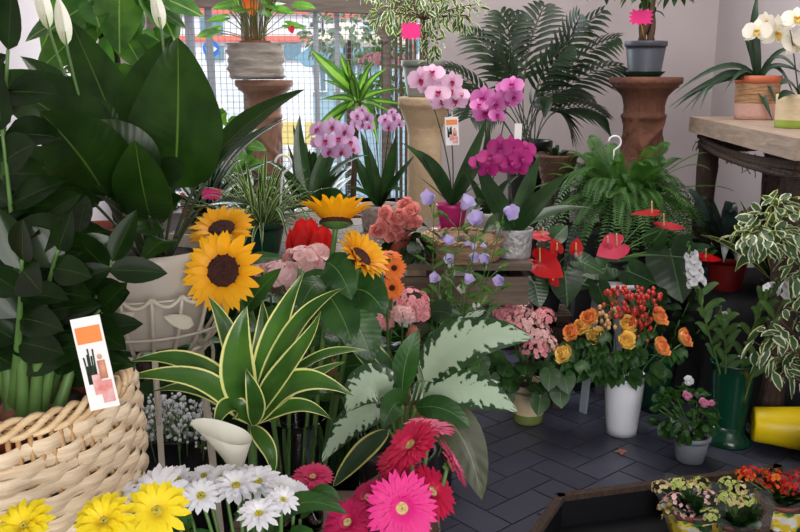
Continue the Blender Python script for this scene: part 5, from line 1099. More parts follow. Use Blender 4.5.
# pachira on the dark pedestal
pcx, pcy = RPX-.01, 4.3
t = thing('plant_saucer', 'dark green saucer under the grey pot on the dark pedestal', 'saucer', (pcx, pcy, RPT)); mb = MB(); lathe(mb, (pcx,pcy,RPT+.001), [(.001,0),(.075,0),(.1,.024),(.103,.026),(.098,.026),(.072,.006),(.001,.006)], 36); link('dish', mb, M['darkgreen'], t)
t = thing('potted_pachira', 'money tree with braided trunk in a dark grey pot on the dark pedestal', 'potted plant', (pcx, pcy, RPT+.008)); root = potm(t, (pcx, pcy, RPT+.008), S(19,4.3), S(15,4.3), S(33,4.3)-.008, M['greyplastic'])
mb = MB()
for k in range(4):
    pts = [root+V((math.cos(k*1.57+i*.35)*.03*(1-i*.04), math.sin(k*1.57+i*.35)*.03*(1-i*.04), i*.028)) for i in range(14)]; tube(mb, pts, .017, 7, smooth_path=False, r2=.01)
link('braided_trunk', mb, M['stembrown'], t); top = root+Z*.36; mb = MB(); sm = MB()
for (x, y) in ((606,2),(680,0),(676,6),(640,6),(690,-20),(610,-25),(655,-40),(630,-30),(675,-35),(645,-5)):
    q = P(x, y-20, 4.3+rnd(-.15,.15)); tube(sm, [top, (top+q)/2+Z*.05, q], .004, 5, 6); dr = (q-top).normalized()
    for k in range(6): a = k*1.05; d = (V((math.cos(a), math.sin(a)*.8, -.35))+dr*.3).normalized(); ribbon(mb, arcpts(q, d, .11, .4), .04, 'ovate', Z, .15, 6, 2)
for k in range(7): a = k*.9; q = root+Z*.16; ribbon(mb, arcpts(q+Z*.02*k, V((math.cos(a), math.sin(a), .2)), .09, .5), .04, 'ovate', Z, .15, 6, 2)
link('petioles', sm, M['stemg'], t); link('foliage', mb, M['L_green'], t)
star_sign('pink star-shaped price card on the braided trunk', P(641,17,4.18), S(24,4.18), S(15,4.18), P(645,42,4.24))
# parlour palm in black pot
pb = V((P(526,200,4.35).x, 4.35, 0)); mb = MB(); box(mb, (pb.x-.13, pb.y-.13, 0), (pb.x+.13, pb.y+.13, .72)); t = thing('plinth', 'dark square plinth under the palm', 'plinth', pb); link('body', mb, M['bark'], t, False); mb = MB(); box(mb, (pb.x-.15, pb.y-.15, .72), (pb.x+.15, pb.y+.15, .75)); link('top', mb, M['bark'], t, False)
t = thing('potted_palm', 'large dark green parlour palm in a black pot against the back wall', 'potted plant', pb+Z*.75); root = potm(t, pb+Z*.75, S(23,4.35), S(17,4.35), P(526,140,4.35).z-.75, M['blackplastic'])
FR = [((505,90),(480,40),(520,14)), ((510,90),(520,40),(500,12)), ((530,90),(560,40),(604,10)), ((540,95),(580,60),(622,66)), ((540,100),(590,90),(606,118)), ((535,95),(575,35),(580,15)),
      ((495,100),(460,60),(440,70)), ((500,105),(460,75),(447,92)), ((515,85),(530,30),(545,5)), ((525,95),(560,70),(590,95)), ((510,100),(480,90),(470,118)), ((520,95),(500,50),(470,30)), ((530,100),(555,85),(570,125)), ((528,90),(545,55),(570,45)), ((515,95),(505,60),(500,40)), ((525,100),(540,80),(552,100)), ((512,100),(495,80),(485,100)), ((535,90),(590,35),(618,38))]
for (a, b, c) in FR:
    Ya = 4.35; dY = rnd(-.25,.2); pts = [root+V((rnd(-.04,.04), rnd(-.04,.04), -.01)), P(a[0],a[1],Ya), P(b[0],b[1],Ya+dY*.6), P(c[0],c[1],Ya+dY)]; L = (pts[3]-pts[1]).length
    mb = MB(); tube(mb, [bez(pts, i/12) for i in range(13)], .0032, 5, smooth_path=False); st = link('frond_stem', mb, M['stemd'], t)
    up = [bez(pts,.3), bez(pts,.55)+(bez(pts,.55)-(bez(pts,.3)+bez(pts,.8))/2)*.4, bez(pts,.8), pts[3]]; mb = MB(); frond(mb, up, 12, .2, .021, droop=.3, nrm=(Z+TOCAM*.7).normalized(), ang=48, seg=3); link('frond', mb, M['L_palm'], st)
t = thing('potted_houseplant', 'brown wicker pot beside the black palm pot', 'potted plant', (P(556,165,4.1).x, 4.1, .0)); px_ = P(556,165,4.1).x
mb = MB(); lathe(mb, (px_,4.1,0), [(.001,0),(.1,0),(.085,.3),(.07,P(0,185,4.1).z),(.001,P(0,185,4.1).z)], 24); link('pot_stand', mb, M['bark'], t)
zz_ = P(0,185,4.1).z; mb = MB(); lathe(mb, (px_,4.1,zz_), [(.001,0)]+[(.06+.045*k/12+.003*math.sin(k*2.4), .15*k/12) for k in range(13)]+[(.09,.14),(.001,.12)], 30, 0, None, lambda an, z: 1+.03*math.sin(an*20)); link('woven_pot', mb, M['brownwick'], t)
leafset(t, V((px_,4.1,zz_+.13)), 14, .12, .03, 'ovate', M['L_palm'], (10,70), (.1,.5))
# Boston fern
fb = V((1.02, 3.87, .71)); t = thing('potted_fern', 'bushy Boston fern with a white hanging hook in front of the dark pedestal', 'potted plant', fb); root = potm(t, fb, .12, .09, .12, M['darkgreen'])
hook(t, P(615,136,3.8), P(612,200,3.8))
mb = MB()
for k in range(190):
    a = k*2.4; e = math.radians(rnd(8, 75)); L = rnd(.3, .5); d = V((math.cos(a)*math.cos(e), math.sin(a)*math.cos(e), math.sin(e)*.8)).normalized(); frond(mb, arcpts(root+V((math.cos(a),math.sin(a),0))*.05+Z*.03, d, L, rnd(.15,.75) if k % 2 else rnd(.6,1.2)), 30, .036, .0085, droop=.1, ang=74, nrm=Z if e < 1.2 else TOCAM, seg=1, rach=.0015)
link('foliage', mb, M['L_fern'], t)
# ------------------------------------------------------------ 9 rustic table top
ab = V((P(755,117,3.95).x, 3.95, 1.2)); t = thing('potted_aloe', 'spidery dark grey-green succulent in a raffia pot on the rustic table', 'potted plant', ab)
root = potm(t, ab+Z*.001, S(20.5,3.95), S(19,3.95), S(40,3.95), M['raffia'], rim=False, band=.38, matb=M['rafpink']); mb = MB(); lathe(mb, ab+Z*S(34,3.95), [(S(20.6,3.95),0),(S(21.2,3.95),.003),(S(21.2,3.95),S(7,3.95)),(S(20,3.95),S(7,3.95))], 32); link('terracotta_rim', mb, M['orangerim'], t)
for (b, c, w_) in (((748,40),(758,-8),15),((735,75),(668,108),9),((720,70),(690,112),8),((735,60),(673,95),8),((720,82),(673,110),9),((715,73),(700,110),7),((745,70),(723,95),6),((755,95),(773,122),11),((765,80),(778,112),7),((775,52),(800,75),7),((780,45),(812,62),6),((770,70),(805,75),8),((752,40),(757,12),6),((735,70),(682,112),7),((778,62),(795,100),6),((750,50),(742,30),6)):
    Y2 = 3.8 if c[1] > 60 else 3.95; mb = MB(); ribbon(mb, [root, P(b[0],b[1]-(16 if c[1]>60 else 0),3.88), P(c[0],c[1],Y2)], S(w_*.75,3.9), 'lance', (TOCAM+Z*.4), .45, 12, 4, 0); link('leaf', mb, M['L_aloe'], t)
orchid('white moth orchid in a cream and lime-green pot on the rustic table', (P(797,125,3.3).x, 3.3, 1.2), S(21,3.3), S(32,3.3), M['cream'],
  [((790,75,3.25),(780,85,3.2),14,(0,-.6,.8)), ((810,80,3.3),(830,60,3.3),14,(0,-.8,.6)), ((785,88,3.25),(778,100,3.2),10,(0,-.6,.8))],
  [([(795,70,3.3),(794,50,3.3),(790,30,3.28)], [(776,33,1.15),(794,45,1.1),(757,32,.9),(797,20,1),(766,22,.7),(810,38,1)])], M['P_whor'], M['P_lipy'], 15, .97, band=.3, matb=M['lime'])
# ------------------------------------------------------------ 10 right side under the table
bc_ = V((P(708,262,3.75).x-.0, 3.55, .5)); bc_.x = 1.4; t = thing('potted_bromeliad', 'dark grey-green broad-leaved plant in a red pot under the rustic table', 'potted plant', bc_); root = potm(t, bc_, .085, .065, .15, M['redplastic'])
leafset(t, root, 44, .46, .075, 'strap', M['L_brom'], (20,85), (.15,.6), fold=.2, wave=.03)
yb_ = V((1.5, 3.28, .5)); t = thing('yellow_margined_plant', 'broad arching plant with yellow leaf margins in a dark pot under the rustic table', 'potted plant', yb_); root = potm(t, yb_, .06, .045, .1, M['blackplastic'])
for (b, c, w_) in (((750,238),(735,272),16),((765,235),(790,240),12),((752,225),(740,200),10),((735,240),(700,235),8),((770,245),(775,280),14),((760,230),(772,205),10)):
    mb = MB(); ribbon(mb, [root, P(b[0],b[1],3.22), P(c[0],c[1],3.12)], S(w_,3.2), 'lance', (TOCAM+Z*.5), .2, 12, 4, .01); link('leaf', mb, M['L_yedge'], t)
vb = V((1.5, 2.55, 0)); t = thing('variegated_ficus_tree', 'tall cream-edged variegated ficus at the right edge of the picture', 'potted plant', vb); root = potm(t, vb, .12, .09, .22, M['blackplastic'])
sm = MB(); lm = MB(); top = vb+Z*.75; tube(sm, [root, (root+top)/2, top], .008, 6, 6)
for (x, y, Y, rad, n) in ((790,225,2.62,(.13,.14,.1),70),(765,235,2.6,(.1,.12,.04),50),(812,262,2.6,(.1,.12,.1),40),(780,205,2.65,(.05,.08,.03),18),(796,330,2.6,(.09,.12,.08),24),(775,345,2.6,(.08,.1,.06),24),(806,370,2.6,(.08,.12,.06),36),(778,368,2.6,(.06,.1,.03),14),(830,300,2.6,(.1,.12,.2),80)):
    bushy(lm, sm, top if y < 300 else root+Z*.1, P(x,y,Y), rad, n, .07, .032, 'ovate', nb=4, hang=.5, nseg=4, face=TOCAM)
link('branches', sm, M['stembrown'], t); link('foliage', lm, M['L_varieg'], t)
# ------------------------------------------------------------ 11 anthuriums
ax_ = V((.62, 3.5, 0)); bench('plant_stool', 'small dark stool under the red anthurium', ax_.x-.1, ax_.x+.1, 3.4, 3.6, .42, M['bark'], 'stool')
t = thing('potted_red_anthurium', 'glossy red anthurium in the middle in front of the fern', 'potted plant', ax_+Z*.42); root = potm(t, ax_+Z*.42, .07, .055, .13, M['blackplastic'])
for (x, y, tp, n, L, mt_) in ((507,250,(-.9,0,-.25),(0,-.5,1),15,'P_red'),(540,262,(.6,-.4,-.2),(0,-.85,.7),24,'P_red'),(543,236,(-.9,0,-.1),(.1,-.45,1),14,'P_redpink'),(557,250,(-.2,0,.5),(.3,-1,.2),11,'P_red'),(576,250,(.2,0,.9),(.2,-1,.2),11,'P_red'),(527,262,(-.9,-.2,-.4),(0,-.8,.7),10,'P_red'),(553,280,(.8,0,-.8),(.3,-1,.4),8,'P_red')):
    anth_bloom(t, P(x,y,3.2), V(tp), n, S(L*1.15,3.2), M[mt_], root, sdir=V((-.1,-.3,1)))
for (x, y, tp, n, L) in ((490,272,(-.6,-.3,-.7),(0,-.8,.6),26),(565,275,(.1,-.3,-1),(.1,-1,.3),32),(510,278,(-.7,-.3,-.5),(0,-.7,.7),22),(582,262,(.8,-.3,-.3),(.1,-.6,.8),24),(535,285,(.2,-.3,-1),(0,-1,.4),24),(600,290,(.4,-.3,-.9),(.2,-1,.4),22),(556,236,(.5,.3,.4),(0,-.8,.6),18)):
    anth_leaf(t, P(x,y,3.28), V(tp), n, S(L,3.28), root)
t = thing('potted_pink_anthurium', 'tall pink and rose anthurium on the white stool behind the roses', 'potted plant', (WSX, 3.48, WSZ)); root = potm(t, (WSX, 3.48, WSZ), .07, .055, .09, M['blackplastic'])
for (x, y, tp, n, L, mt_) in ((617,246,(-1,0,-.55),(0,-.9,.6),21,'P_pinksp'),(652,213,(-.8,0,0),(0,-.1,1),19,'P_redpink'),(664,226,(.9,0,-.2),(0,-.15,1),20,'P_redpink'),(706,258,(.9,0,0),(0,-.3,1),15,'P_red'),(608,243,(.3,.2,.8),(.2,-1,.4),10,'P_pinksp')):
    anth_bloom(t, P(x,y,3.35), V(tp), n, S(L*1.1,3.35), M[mt_], root, sdir=V((-.15,-.2,1)))
for (x, y, tp, n, L) in ((672,258,(.25,-.2,-1),(-.4,-1,.3),46),(606,268,(-.9,-.2,-.15),(0,-.75,.7),26),(630,272,(.9,-.3,-.3),(0,-.8,.6),28),(640,290,(.5,-.3,-.9),(0,-1,.4),18),(700,250,(.9,-.1,.1),(0,-.6,.8),18),(590,275,(-.6,-.2,-.7),(-.1,-1,.4),20),(655,240,(.4,.1,.5),(0,-.9,.5),20)):
    anth_leaf(t, P(x,y,3.4), V(tp), n, S(L,3.4), root)
# ------------------------------------------------------------ 12 floor right: hydrangea, roses, stocks, mini rose, watering things
hb = V((P(524,412,3.28).x, 3.2, 0)); hb.x = .53; hb.y = 3.3
ballplant('potted_pink_hydrangea', 'pink flowering geranium in a cream and olive pot on the slate floor', 'potted plant', P(525,372,3.18), [(510,318,3.1,15),(524,324,3.08,17),(503,313,3.12,11),(536,334,3.08,14),(535,350,3.05,13),(546,344,3.1,10),(543,318,3.15,11),(520,310,3.15,12),(515,330,3.05,11)], None, hb, S(20,3.2), .17, M['cream'], M['L_green'], .0105, 5, 62, 34, .1, .09, (.17,.1,.07), band=.3, matb=M['olive'], mats=[M['P_pinkh'], M['P_pinkl']])
t = bpy.data.objects['potted_pink_hydrangea']; mb = MB()
for (x, y) in ((560,392),(550,375),(490,378),(505,395),(540,400),(565,378),(480,362)): q = P(x,y,3.05); tube(mb, [P(525,370,3.2), (q+P(525,370,3.2))/2, q], .002, 4, 4); heart(mb, q, V((rnd(-.3,.3),-.4,-.9)), (V((rnd(-.2,.2),-1,.6))), S(17,3.05), .1, wid=1.15)
link('broad_leaves', mb, M['L_green'], t)
bp = V((P(622,432,3.18).x, 3.1, 0)); bp = P(622.5, 431, 3.1); bp.z = 0; bp.y = 3.18; bp.x = (622.5-400)/850*3.39
wt, wbr, wh_ = S(19.5,3.2,375)*1.04, S(14,3.2,430)*1.05, .238
t = bucket('white_vase', 'tall white tapered vase with the orange roses on the floor', bp, wt, wbr, wh_, M['vasewhite'], 'vase')
mb = MB(); lathe(mb, bp, [(wbr+.002,-.0),(wbr+.004,.004),(wbr+.002,.008)], 32); link('foot_ring', mb, M['glass'], t)
RO = [(565,354,'lowest at the far left','P_rosey'),(584,326,'left, beside the berries','P_rosey'),(573,332,'leftmost of the tall ones','P_rose'),(596,336,'second from left','P_rosey'),(626,341,'biggest, at the front centre','P_rosey'),(627,325,'behind the front centre one','P_rosey'),(658,317,'right, against the berries','P_rose'),(660,347,'lower right','P_rose'),(683,338,'rightmost, leaning out','P_rose'),(590,318,'upper left, half open','P_rose')]
for (x, y, wh, mt_) in RO:
    r_ = bp+V((rnd(-.03,.03), rnd(-.03,.03), .04)); c = P(x, y, 3.1 if y < 340 else 3.04); t = thing('rose', 'orange rose in the white vase, '+wh, 'rose', r_, 'orange roses in the white vase')
    rose(t, c, V(((x-624)/60, -.7, .7)), S(11.5, 3.05), M[mt_], 16); mb = MB(); tube(mb, [r_, bp+V(((c.x-bp.x)*.35, -.02, wh_+.04)), c-Z*.02], .0028, 6, 9); st = link('stem', mb, M['stemg'], t)
    mb = MB()
    for k in range(6):
        f = .5+k*.08; p = bez([r_, bp+V(((c.x-bp.x)*.35, -.02, wh_+.04)), c-Z*.02], f); a = rnd(0,6.28); d = V((math.cos(a), math.sin(a)-.5, .1)).normalized()
        for q in (-.5, 0, .5): d2 = (d+V((q,0,q*.3))).normalized(); ribbon(mb, arcpts(p+d*.02, d2, .06, .45), .034, 'ovate', (TOCAM+Z*.6).normalized(), .15, 5, 2, .03)
    pedals(mb, c-Z*.012, V(((x-624)/60, -.7, .7)), .02, .003, 5, .01, 'lance', -.1, .3); link('leaves', mb, M['L_green'], t)
for k in range(9):
    x, y = [(612,300),(622,312),(632,300),(642,306),(650,302),(606,318),(636,318),(646,320),(640,332)][k]; r_ = bp+V((rnd(-.02,.02), rnd(-.02,.02), .04)); c = P(x,y,3.12)
    t = thing('hypericum_stem', 'branching stem of red hypericum berries in the white vase', 'berry stem', r_, 'red hypericum berries in the white vase'); sm = MB(); bm_ = MB(); tube(sm, [r_, bp+V(((c.x-bp.x)*.3, 0, wh_+.06)), c-Z*.03], .002, 5, 6)
    for j in range(17): e = c+V((rnd(-.04,.04), rnd(-.04,.04), rnd(-.03,.05))); tube(sm, [c-Z*.03, (c+e)/2, e], .001, 4, 3); ball(bm_, e, .0085, 8, 5, 1.2)
    link('twigs', sm, M['stemg'], t); link('berries', bm_, M['berryc'] if k == 5 else M['berry'], t)
gp = V((0,0,0)); gp.y = 3.1; gp.x = (729-400)/850*3.31
gt_ = S(20.5,3.1,370)*1.04; gh_ = .3
t = bucket('green_vase', 'dark green plastic flower vase with a flared foot and white stocks', gp+Z*.02, gt_, gt_*.72, gh_, M['darkgreen'], 'vase')
mb = MB(); lathe(mb, gp, [(.001,0),(gt_*1.12,0),(gt_*1.14,.008),(gt_*1.05,.03),(gt_*.78,.05),(gt_*.76,.09),(.001,.02)], 36); link('flared_foot', mb, M['darkgreen'], t)
g2 = V(((664-400)/850*3.5, 3.42, 0)); bucket('flower_bucket', 'dark green bucket standing behind the white rose vase', g2, .075, .055, .26, M['darkgreen'])
t = thing('leafy_cut_stem', 'long leafy stems in the green bucket behind the roses', 'cut stem', g2+Z*.03); mb = MB(); sm = MB()
for (x, y) in ((700,330),(668,290),(655,300),(690,300),(680,320)):
    e = P(x,y,3.35); tube(sm, [g2+Z*.03, (g2+e)/2+Z*.1, e], .0025, 5, 6)
    for k in range(5): ribbon(mb, arcpts(bez([g2+Z*.03,(g2+e)/2+Z*.1,e], .6+k*.09), V((rnd(-1,1),-.4,.5)), .08, .4), .03, 'ovate', TOCAM, .2, 5, 2)
link('stems', sm, M['stemg'], t); link('foliage', mb, M['L_dark'], t)
def stock(lab, path, spike, nfl, leaves):
    r_ = gp+V((rnd(-.02,.03), rnd(-.03,.02), .06)); t = thing('white_stock', lab, 'flower', r_, 'white stocks in the green vase'); pts = [r_]+[P(x,y,Y) for x,y,Y in path]; mb = MB(); tube(mb, pts, .0045, 7, 12, r2=.003); link('stem', mb, M['stemg'], t)
    T = pts[-1]-pts[-2]; top = pts[-1]; mb = MB(); L = S(spike, 3)
    d = T.normalized()
    for k in range(nfl):
        a = k*2.4; f = k/nfl; o = (d.orthogonal()*math.cos(a)+d.cross(d.orthogonal())*math.sin(a)); p = top+d*L*f+o*(.018*(1-f*.5)); nn = (o+d*.3+TOCAM*.3).normalized()
        for q in range(2): pedals(mb, p+nn*.003*q, nn, .019-.004*q, .001, 5, .018, 'round', .3, 0, seg=3)
    link('flower_spike', mb, M['P_white'], t); mb = MB()
    for k in range(6): ball(mb, top+d*(L+.008*k)+unit()*.008, .005, 6, 4, 1.4)
    link('buds', mb, M['L_bright'], t); mb = MB()
    for k in range(leaves):
        f = .3+.65*k/leaves; p = bez(pts, f); a = k*2.3; dd = V((math.cos(a)*.8, math.sin(a)*.6-.3, 1.2)).normalized(); ribbon(mb, arcpts(p, dd, .13*rnd(.7,1.1), .35), .024, 'lance', (TOCAM+Z*.3-dd*.3), .2, 8, 2, .06)
    link('leaves', mb, M['L_soft'], t)
M['L_soft'] = leafm('soft_green_leaf', (98,136,76), (76,112,60), rib=(120,148,100), veins=4, rough=.55)
stock('white stock with a full flower spike in front of the anthurium leaf', [(712,350,3.05),(702,310,3.03),(697,284,3.02)], 34, 24, 13)
stock('nearly budded white stock stem leaning right', [(738,350,3.05),(760,310,3.0),(772,290,2.98)], 4, 4, 12)
stock('thick stock stem leaning out at the right edge with white blooms', [(752,365,3.0),(772,320,2.9),(790,290,2.7)], 24, 14, 6)
stock('short leafy stock stem in the middle of the green vase', [(728,350,3.0),(724,330,3.0),(722,318,3.0)], 1, 1, 9)
mp = V(((686.5-400)/850*3.2, 2.93, 0)); t = thing('potted_mini_rose', 'miniature pink rose in a pale grey pot on the slate floor', 'potted plant', mp); root = potm(t, mp, S(18,2.95)*1.05, S(13.5,2.95)*1.05, .105, M['palegrey'])
bush(t, root, P(684,412,2.9), (.12,.1,.1), 190, .042, .026, 'ovate', M['L_green'], M['stemg'], nb=16, hang=.1, face=TOCAM)
for (x, y, m_, lab) in ((687,397,'P_rosepk',None),(704,404,'P_rosepk',None),(689,382,'P_white','white half-open bloom'),(712,404,'P_rosepk',None)):
    b_ = rose(t, P(x,y,2.82), V((rnd(-.3,.3),-.6,.8)), S(6.5 if x != 712 else 4,2.8), M[m_], 12)
    if lab: b_['label'] = lab
# yellow bucket lying on its side
c = P(762, 411, 2.95); c.z = .078; a = V((c.x, 3.02, .075)); ax2 = V((1,-.28,-.0)).normalized(); mb = MB()
lathe(mb, a, [(.001,.004),(.055,.004),(.062,0),(.066,.01),(.07,.06),(.085,.2),(.095,.32),(.098,.322),(.1,.33),(.094,.33),(.082,.2),(.06,.02),(.001,.02)], 36, 0, ax2); t = thing('yellow_bucket', 'bright yellow plastic bucket lying on its side at the right edge', 'bucket', a); link('bucket_body', mb, M['yellowplastic'], t)
for v in list(t.children): v.location.z += .03
# ------------------------------------------------------------ 13 bottom right: black tray with timber rim, kalanchoes in sleeves
TA = P(561,491,2.42); TBp = P(752,470,2.62); TC = P(524,540,2.12); zt = .12
TA = V((TA.x, TA.y, zt)); TB = V((1.26, 2.62, zt)); TCc = V((TC.x, TC.y, zt))
e1 = (TB-TA); e2 = (TCc-TA)*1.9
t = thing('black_tray', 'shallow black tray with a worn timber rim at the bottom right', 'tray', (TA+e1*.5+e2*.5)*1-Z*zt); O = TA.copy()
mb = MB(); q = [O, O+e1, O+e1+e2, O+e2]; mb.add([V((p.x,p.y,.02)) for p in q]+[V((p.x,p.y,.0)) for p in q], [(0,3,2,1),(4,5,6,7),(0,1,5,4),(1,2,6,5),(2,3,7,6),(3,0,4,7)]); link('base', mb, M['blackplastic'], t, False)
mb = MB()
for p_, q_ in ((q[0],q[1]),(q[1],q[2]),(q[2],q[3]),(q[3],q[0])):
    a_ = V((p_.x,p_.y,.055)); b_ = V((q_.x,q_.y,.055)); d = (b_-a_).normalized(); bar(mb, a_-d*.008, b_+d*.008, .014, .11)
link('side_wall', mb, M['blackplastic'], t, False); 
for p_, q_ in ((q[0],q[1]),(q[1],q[2]),(q[2],q[3]),(q[3],q[0])):
    mb = MB(); a_ = V((p_.x,p_.y,.118)); b_ = V((q_.x,q_.y,.118)); d = (b_-a_).normalized(); bar(mb, a_-d*.012, b_+d*.012, .026, .018); link('timber_rim', mb, M['bark'], t, False)
sleeve = None
def sleevem():
    m, tt, bs, out = nodes('printed_sleeve'); uvn = tt.nodes.new('ShaderNodeUVMap'); mp_ = tt.nodes.new('ShaderNodeMapping'); tt.links.new(uvn.outputs[0], mp_.inputs[0]); mp_.inputs['Scale'].default_value = (7,3,1)
    f = noise(tt, 1.4, 2, mp_.outputs[0], .3); col = ramp(tt, f, [(.42, c3((236,236,230))), (.5, c3((240,206,60))), (.6, c3((240,206,60))), (.66, c3((40,130,80)))])
    tt.links.new(col, bs.inputs['Base Color']); bs.inputs['Roughness'].default_value = .3; return m
M['sleeve'] = sleevem()
def kal(lab, x, y, Y, heads, mat, hr_, mats=None):
    c = V((P(x,y,Y).x, Y, .02)); t = thing('potted_kalanchoe', lab, 'potted plant', c, None); root = potm(t, c, .055, .042, .09, M['brownplastic']); sm = MB()
    for i, (hx, hy) in enumerate(heads):
        q = P(hx, hy, Y+rnd(-.05,.05)); mb = MB(); florets(mb, q, (.03*hr_,.03*hr_,.018*hr_), 22, .0075, 4, zmin=-.1, cup=.35); link('flower_head', mb, mats[i % len(mats)] if mats else mat, t); tube(sm, [root, (root+q)/2, q-Z*.01], .002, 5, 5)
    link('stems', sm, M['stemg'], t); leafset(t, root, 24, .1, .055, 'round', M['L_dark'], (10,70), (.1,.4), wave=.05)
    mb = MB(); N = 40; vs = []; uv = []
    for lv in range(6):
        f = lv/5
        for k in range(N+1): a_ = 2*math.pi*k/N; r = .058+.05*f+.006*f*math.sin(a_*7)+.004*math.sin(a_*11+f*4); vs.append(c+V((math.cos(a_)*r, math.sin(a_)*r, .01+.13*f+(.02*math.sin(a_*4) if lv == 5 else 0)))); uv.append((k/N, f))
    mb.add(vs, [(l*(N+1)+k, l*(N+1)+k+1, (l+1)*(N+1)+k+1, (l+1)*(N+1)+k) for l in range(5) for k in range(N)], uv)
    for i, f_ in enumerate(mb.f):
        if i >= 3*N: mb.mi[i] = 1
    link('plastic_sleeve', mb, [M['sleeve'], M['film']], t); return t
kal('kalanchoe with cream and pink-tinged florets in a printed sleeve, leftmost in the tray', 692, 512, 2.36, [(662,488),(675,500),(690,488),(700,484),(668,508),(684,512),(700,505),(678,484),(695,520),(708,498),(672,520),(686,530)], None, 1, [M['P_kal'], M['P_pinkl'], M['P_kal'], M['P_kalg']])
kal('kalanchoe with pale green florets in a printed sleeve, middle one in the tray', 738, 505, 2.3, [(728,484),(738,488),(745,500),(735,502),(726,498),(742,515),(720,512),(732,520),(748,510),(725,526),(710,515)], None, .95, [M['P_kalg'], M['P_kal']])
kal('kalanchoe with red florets in a printed sleeve, at the right edge', 782, 492, 2.42, [(750,472),(760,475),(772,475),(782,480),(792,484),(776,488),(765,483),(798,476),(745,476),(790,492)], None, .95, [M['P_kalr'], M['P_kalr'], M['P_orange']])
# ------------------------------------------------------------ 14 window side: dracaena, leafy plants, pothos pole, outside planter
def lowpot(name, lab, pxx, Y, z, r, h, mat): 
    c = V((P(pxx, 200, Y).x, Y, z)); t = thing(name, lab, 'potted plant', c); return t, potm(t, c, r, r*.75, h, mat)
t, root = lowpot('corn_plant', 'yellow-striped corn plant catching the light in front of the window', 352, 4.15, .55, .09, .16, M['brownplastic'])
top = P(357,100,4.1); mb = MB(); tube(mb, [root, (root+top)/2, top], .014, 8, 6); link('trunk', mb, M['stembrown'], t)
for (b, c, w_) in (((332,72),(310,49),14),((345,70),(340,55),8),((352,72),(336,48),8),((362,75),(376,58),8),((365,80),(388,68),7),((370,92),(400,88),8),((368,98),(395,115),8),((345,95),(318,100),9),((342,102),(305,140),10),((340,108),(320,150),9),((372,105),(378,145),9),((350,80),(348,60),7),((360,105),(350,140),9),((345,85),(322,80),7),((378,100),(408,105),7)):
    mb = MB(); ribbon(mb, [top+unit()*.02, P(b[0],b[1],4.08+rnd(-.1,.1)), P(c[0],c[1],4.05+rnd(-.15,.1))], S(w_,4.1), 'lance', (TOCAM*.8+Z*.6+unit()*.3), .2, 12, 4, .01); link('leaf', mb, M['L_corn'], t)
t, root = lowpot('leafy_houseplant', 'dark strap-leaved houseplant between the left pedestal and the lilac orchid', 305, 4.18, .55, .08, .14, M['whiteplastic'])
leafset(t, root, 44, .6, .05, 'lance', M['L_dark'], (30,85), (.1,.55), wave=.02)
t, root = lowpot('leafy_houseplant', 'bright broad-leaved houseplant left of the terracotta pedestal in the window', 208, 4.2, .55, .08, .14, M['brownplastic'])
bush(t, root, P(215,150,4.15), (.22,.12,.18), 60, .12, .09, 'ovate', M['L_bright'], M['stemg'], nb=14)
t, root = lowpot('potted_red_anthurium', 'small red-flowered anthurium in a red wicker pot beside the left pedestal', 196, 3.72, BZ, .075, .13, M['redplastic'])
for (x, y) in ((205,152),(212,158),(198,175)): anth_bloom(t, P(x,y,3.65), V((rnd(-1,1),0,.3)), (0,-.7,.7), S(9,3.65), M['P_redpink'], root)
for (x, y) in ((220,165),(235,158),(190,150),(208,170),(180,165)): anth_leaf(t, P(x,y,3.68), V((rnd(-1,1),-.2,-.3)), (0,-.7,.7), S(18,3.68), root, 'L_bright')
# pothos on a moss pole
pb = V((P(105,200,3.3).x, 3.3, 0)); pb.x = -1.2; bench('plant_table', 'small wooden table under the climbing pothos', -1.42, -1.02, 3.1, 3.5, .62, M['cratewood'], 'table')
t = thing('climbing_pothos', 'green and yellow pothos climbing a brown moss pole at the upper left', 'potted plant', pb+Z*.62); root = potm(t, pb+Z*.62, .12, .09, .2, M['brownplastic'])
mb = MB(); pz1 = P(105,-40,3.3).z; lathe(mb, (P(106,0,3.3).x, 3.3, .78), [(.001,0)]+[(.034+.004*math.sin(k*2.2), (pz1-.78)*k/40) for k in range(41)]+[(.001,pz1-.78)], 16, 0, None, lambda an, z: 1+.1*math.sin(an*5+z*60)); link('moss_pole', mb, M['bark'], t)
pxm = P(106,0,3.3).x
for k in range(60):
    f = rnd(0,1); y = -30+f*190; a = rnd(0,6.28); sx = rnd(-60,62) if y < 90 else rnd(-90,50); p0 = P(106, y, 3.3); q = P(106+sx, y+rnd(-15,15), 3.3-abs(math.sin(a))*.2); L = rnd(.1,.19)
    mb = MB(); heart(mb, q, V((sx/60+rnd(-.4,.4), -.2, rnd(-1.2,-.3))), (V((sx/120,-.7,.7))+unit()*.4), L, .08, n=20, k=3, wid=.85, wave=.05); l = link('leaf', mb, M['L_pothos'] if k % 3 else M['L_bright'], t)
    mb = MB(); tube(mb, [p0, (p0+q)/2+Z*.04, q], .003, 5, 5); link('petiole', mb, M['stemg'], l)
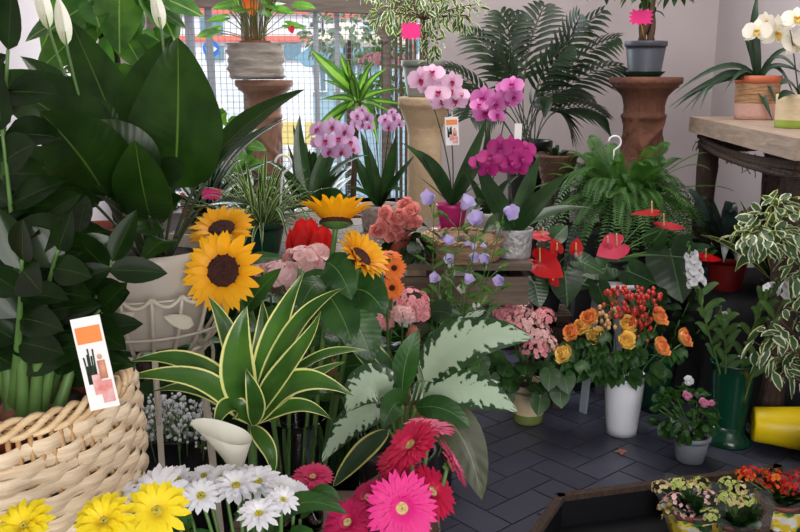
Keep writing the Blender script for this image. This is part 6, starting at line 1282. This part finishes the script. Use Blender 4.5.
# planter outside with pink flowers, young tree
c = P(382,110,6.2); t = thing('planter', 'planter with a pink-flowering shrub just outside the window', 'planter', (c.x, 6.2, -.15)); mb = MB(); lathe(mb, (c.x,6.2,-.15), [(.001,0),(.14,0),(.2,.5),(.18,.5),(.16,.4),(.001,.4)], 24); link('pot', mb, M['whiteplastic'], t)
mb = MB(); sm = MB(); bushy(mb, sm, (c.x,6.2,.3), P(384,75,6.2), (.2,.18,.35), 260, .07, .035, 'ovate', nb=12); link('stems', sm, M['stembrown'], t); link('foliage', mb, M['L_bright'], t)
mb = MB(); florets(mb, P(384,62,6.15), (.17,.12,.07), 60, .022, 5); link('blossoms', mb, M['P_pinkh'], t)
c = P(350,60,7.3); t = thing('young_tree', 'young pale-leaved tree out in the street in front of the kiosk', 'tree', (c.x, 7.3, -.15)); cx = P(356,0,7.3).x-.1; mb = MB(); tube(mb, [(cx,7.3,-.15),(cx+.03,7.3,.8),P(350,40,7.3)], .025, 6, 8); link('trunk', mb, M['stembrown'], t)
mb = MB(); bushy(mb, None, (cx,7.3,1), P(350,32,7.3), (.42,.3,.3), 420, .08, .045, 'ovate'); link('foliage', mb, M['L_palebg'] if 'L_palebg' in M else leafm('pale_leaf', (150,170,150), (120,140,120), veins=2), t)

# ------------------------------------------------------------ 15 dark leafy plants on the floor in front of the bench
for i, (x, Y, hgt, lab, L, W, sh, mt_) in enumerate(((-.52, 2.5, .34, 'dark bushy foliage plant on the floor behind the biggest sunflower', .2, .07, 'ovate', 'L_dark'),
      (-.2, 2.62, .3, 'dark lance-leaved plant on the floor behind the red blooms', .26, .04, 'lance', 'L_green'),
      (.06, 2.72, .26, 'dark round-leaved plant on the floor left of the bellflowers', .13, .08, 'ovate', 'L_dark'),
      (-.72, 2.2, .4, 'dark leafy plant behind the wire plant stand', .24, .08, 'ovate', 'L_green'))):
    c = V((x, Y, 0)); t = thing('foliage_plant', lab, 'potted plant', c); root = potm(t, c, .075, .055, .14, M['blackplastic'])
    bush(t, root, (x, Y, .14+hgt), (.17, .12, hgt*.85), 120, L*.75, W, sh, M[mt_], M['stemg'], nb=12, hang=.2, nseg=5, face=TOCAM)

c = P(622, 451, 2.98); c.z = 0; mb = MB()
for a in (.3, 1.6, 3.0, 4.4): ribbon(mb, [c+Z*.004, c+V((math.cos(a)*.012, math.sin(a)*.012, .012)), c+V((math.cos(a)*.026, math.sin(a)*.026, .006))], .016, 'ovate', Z, .4, 6, 2)
tube(mb, [c+Z*.004, c+V((.0,.03,.008)), c+V((-.004,.06,.004))], .0012, 4, 4)
single('fallen_leaf', 'small dry fallen leaf on the slate floor in front of the white vase', 'leaf', mb, M['P_salmon'], c)
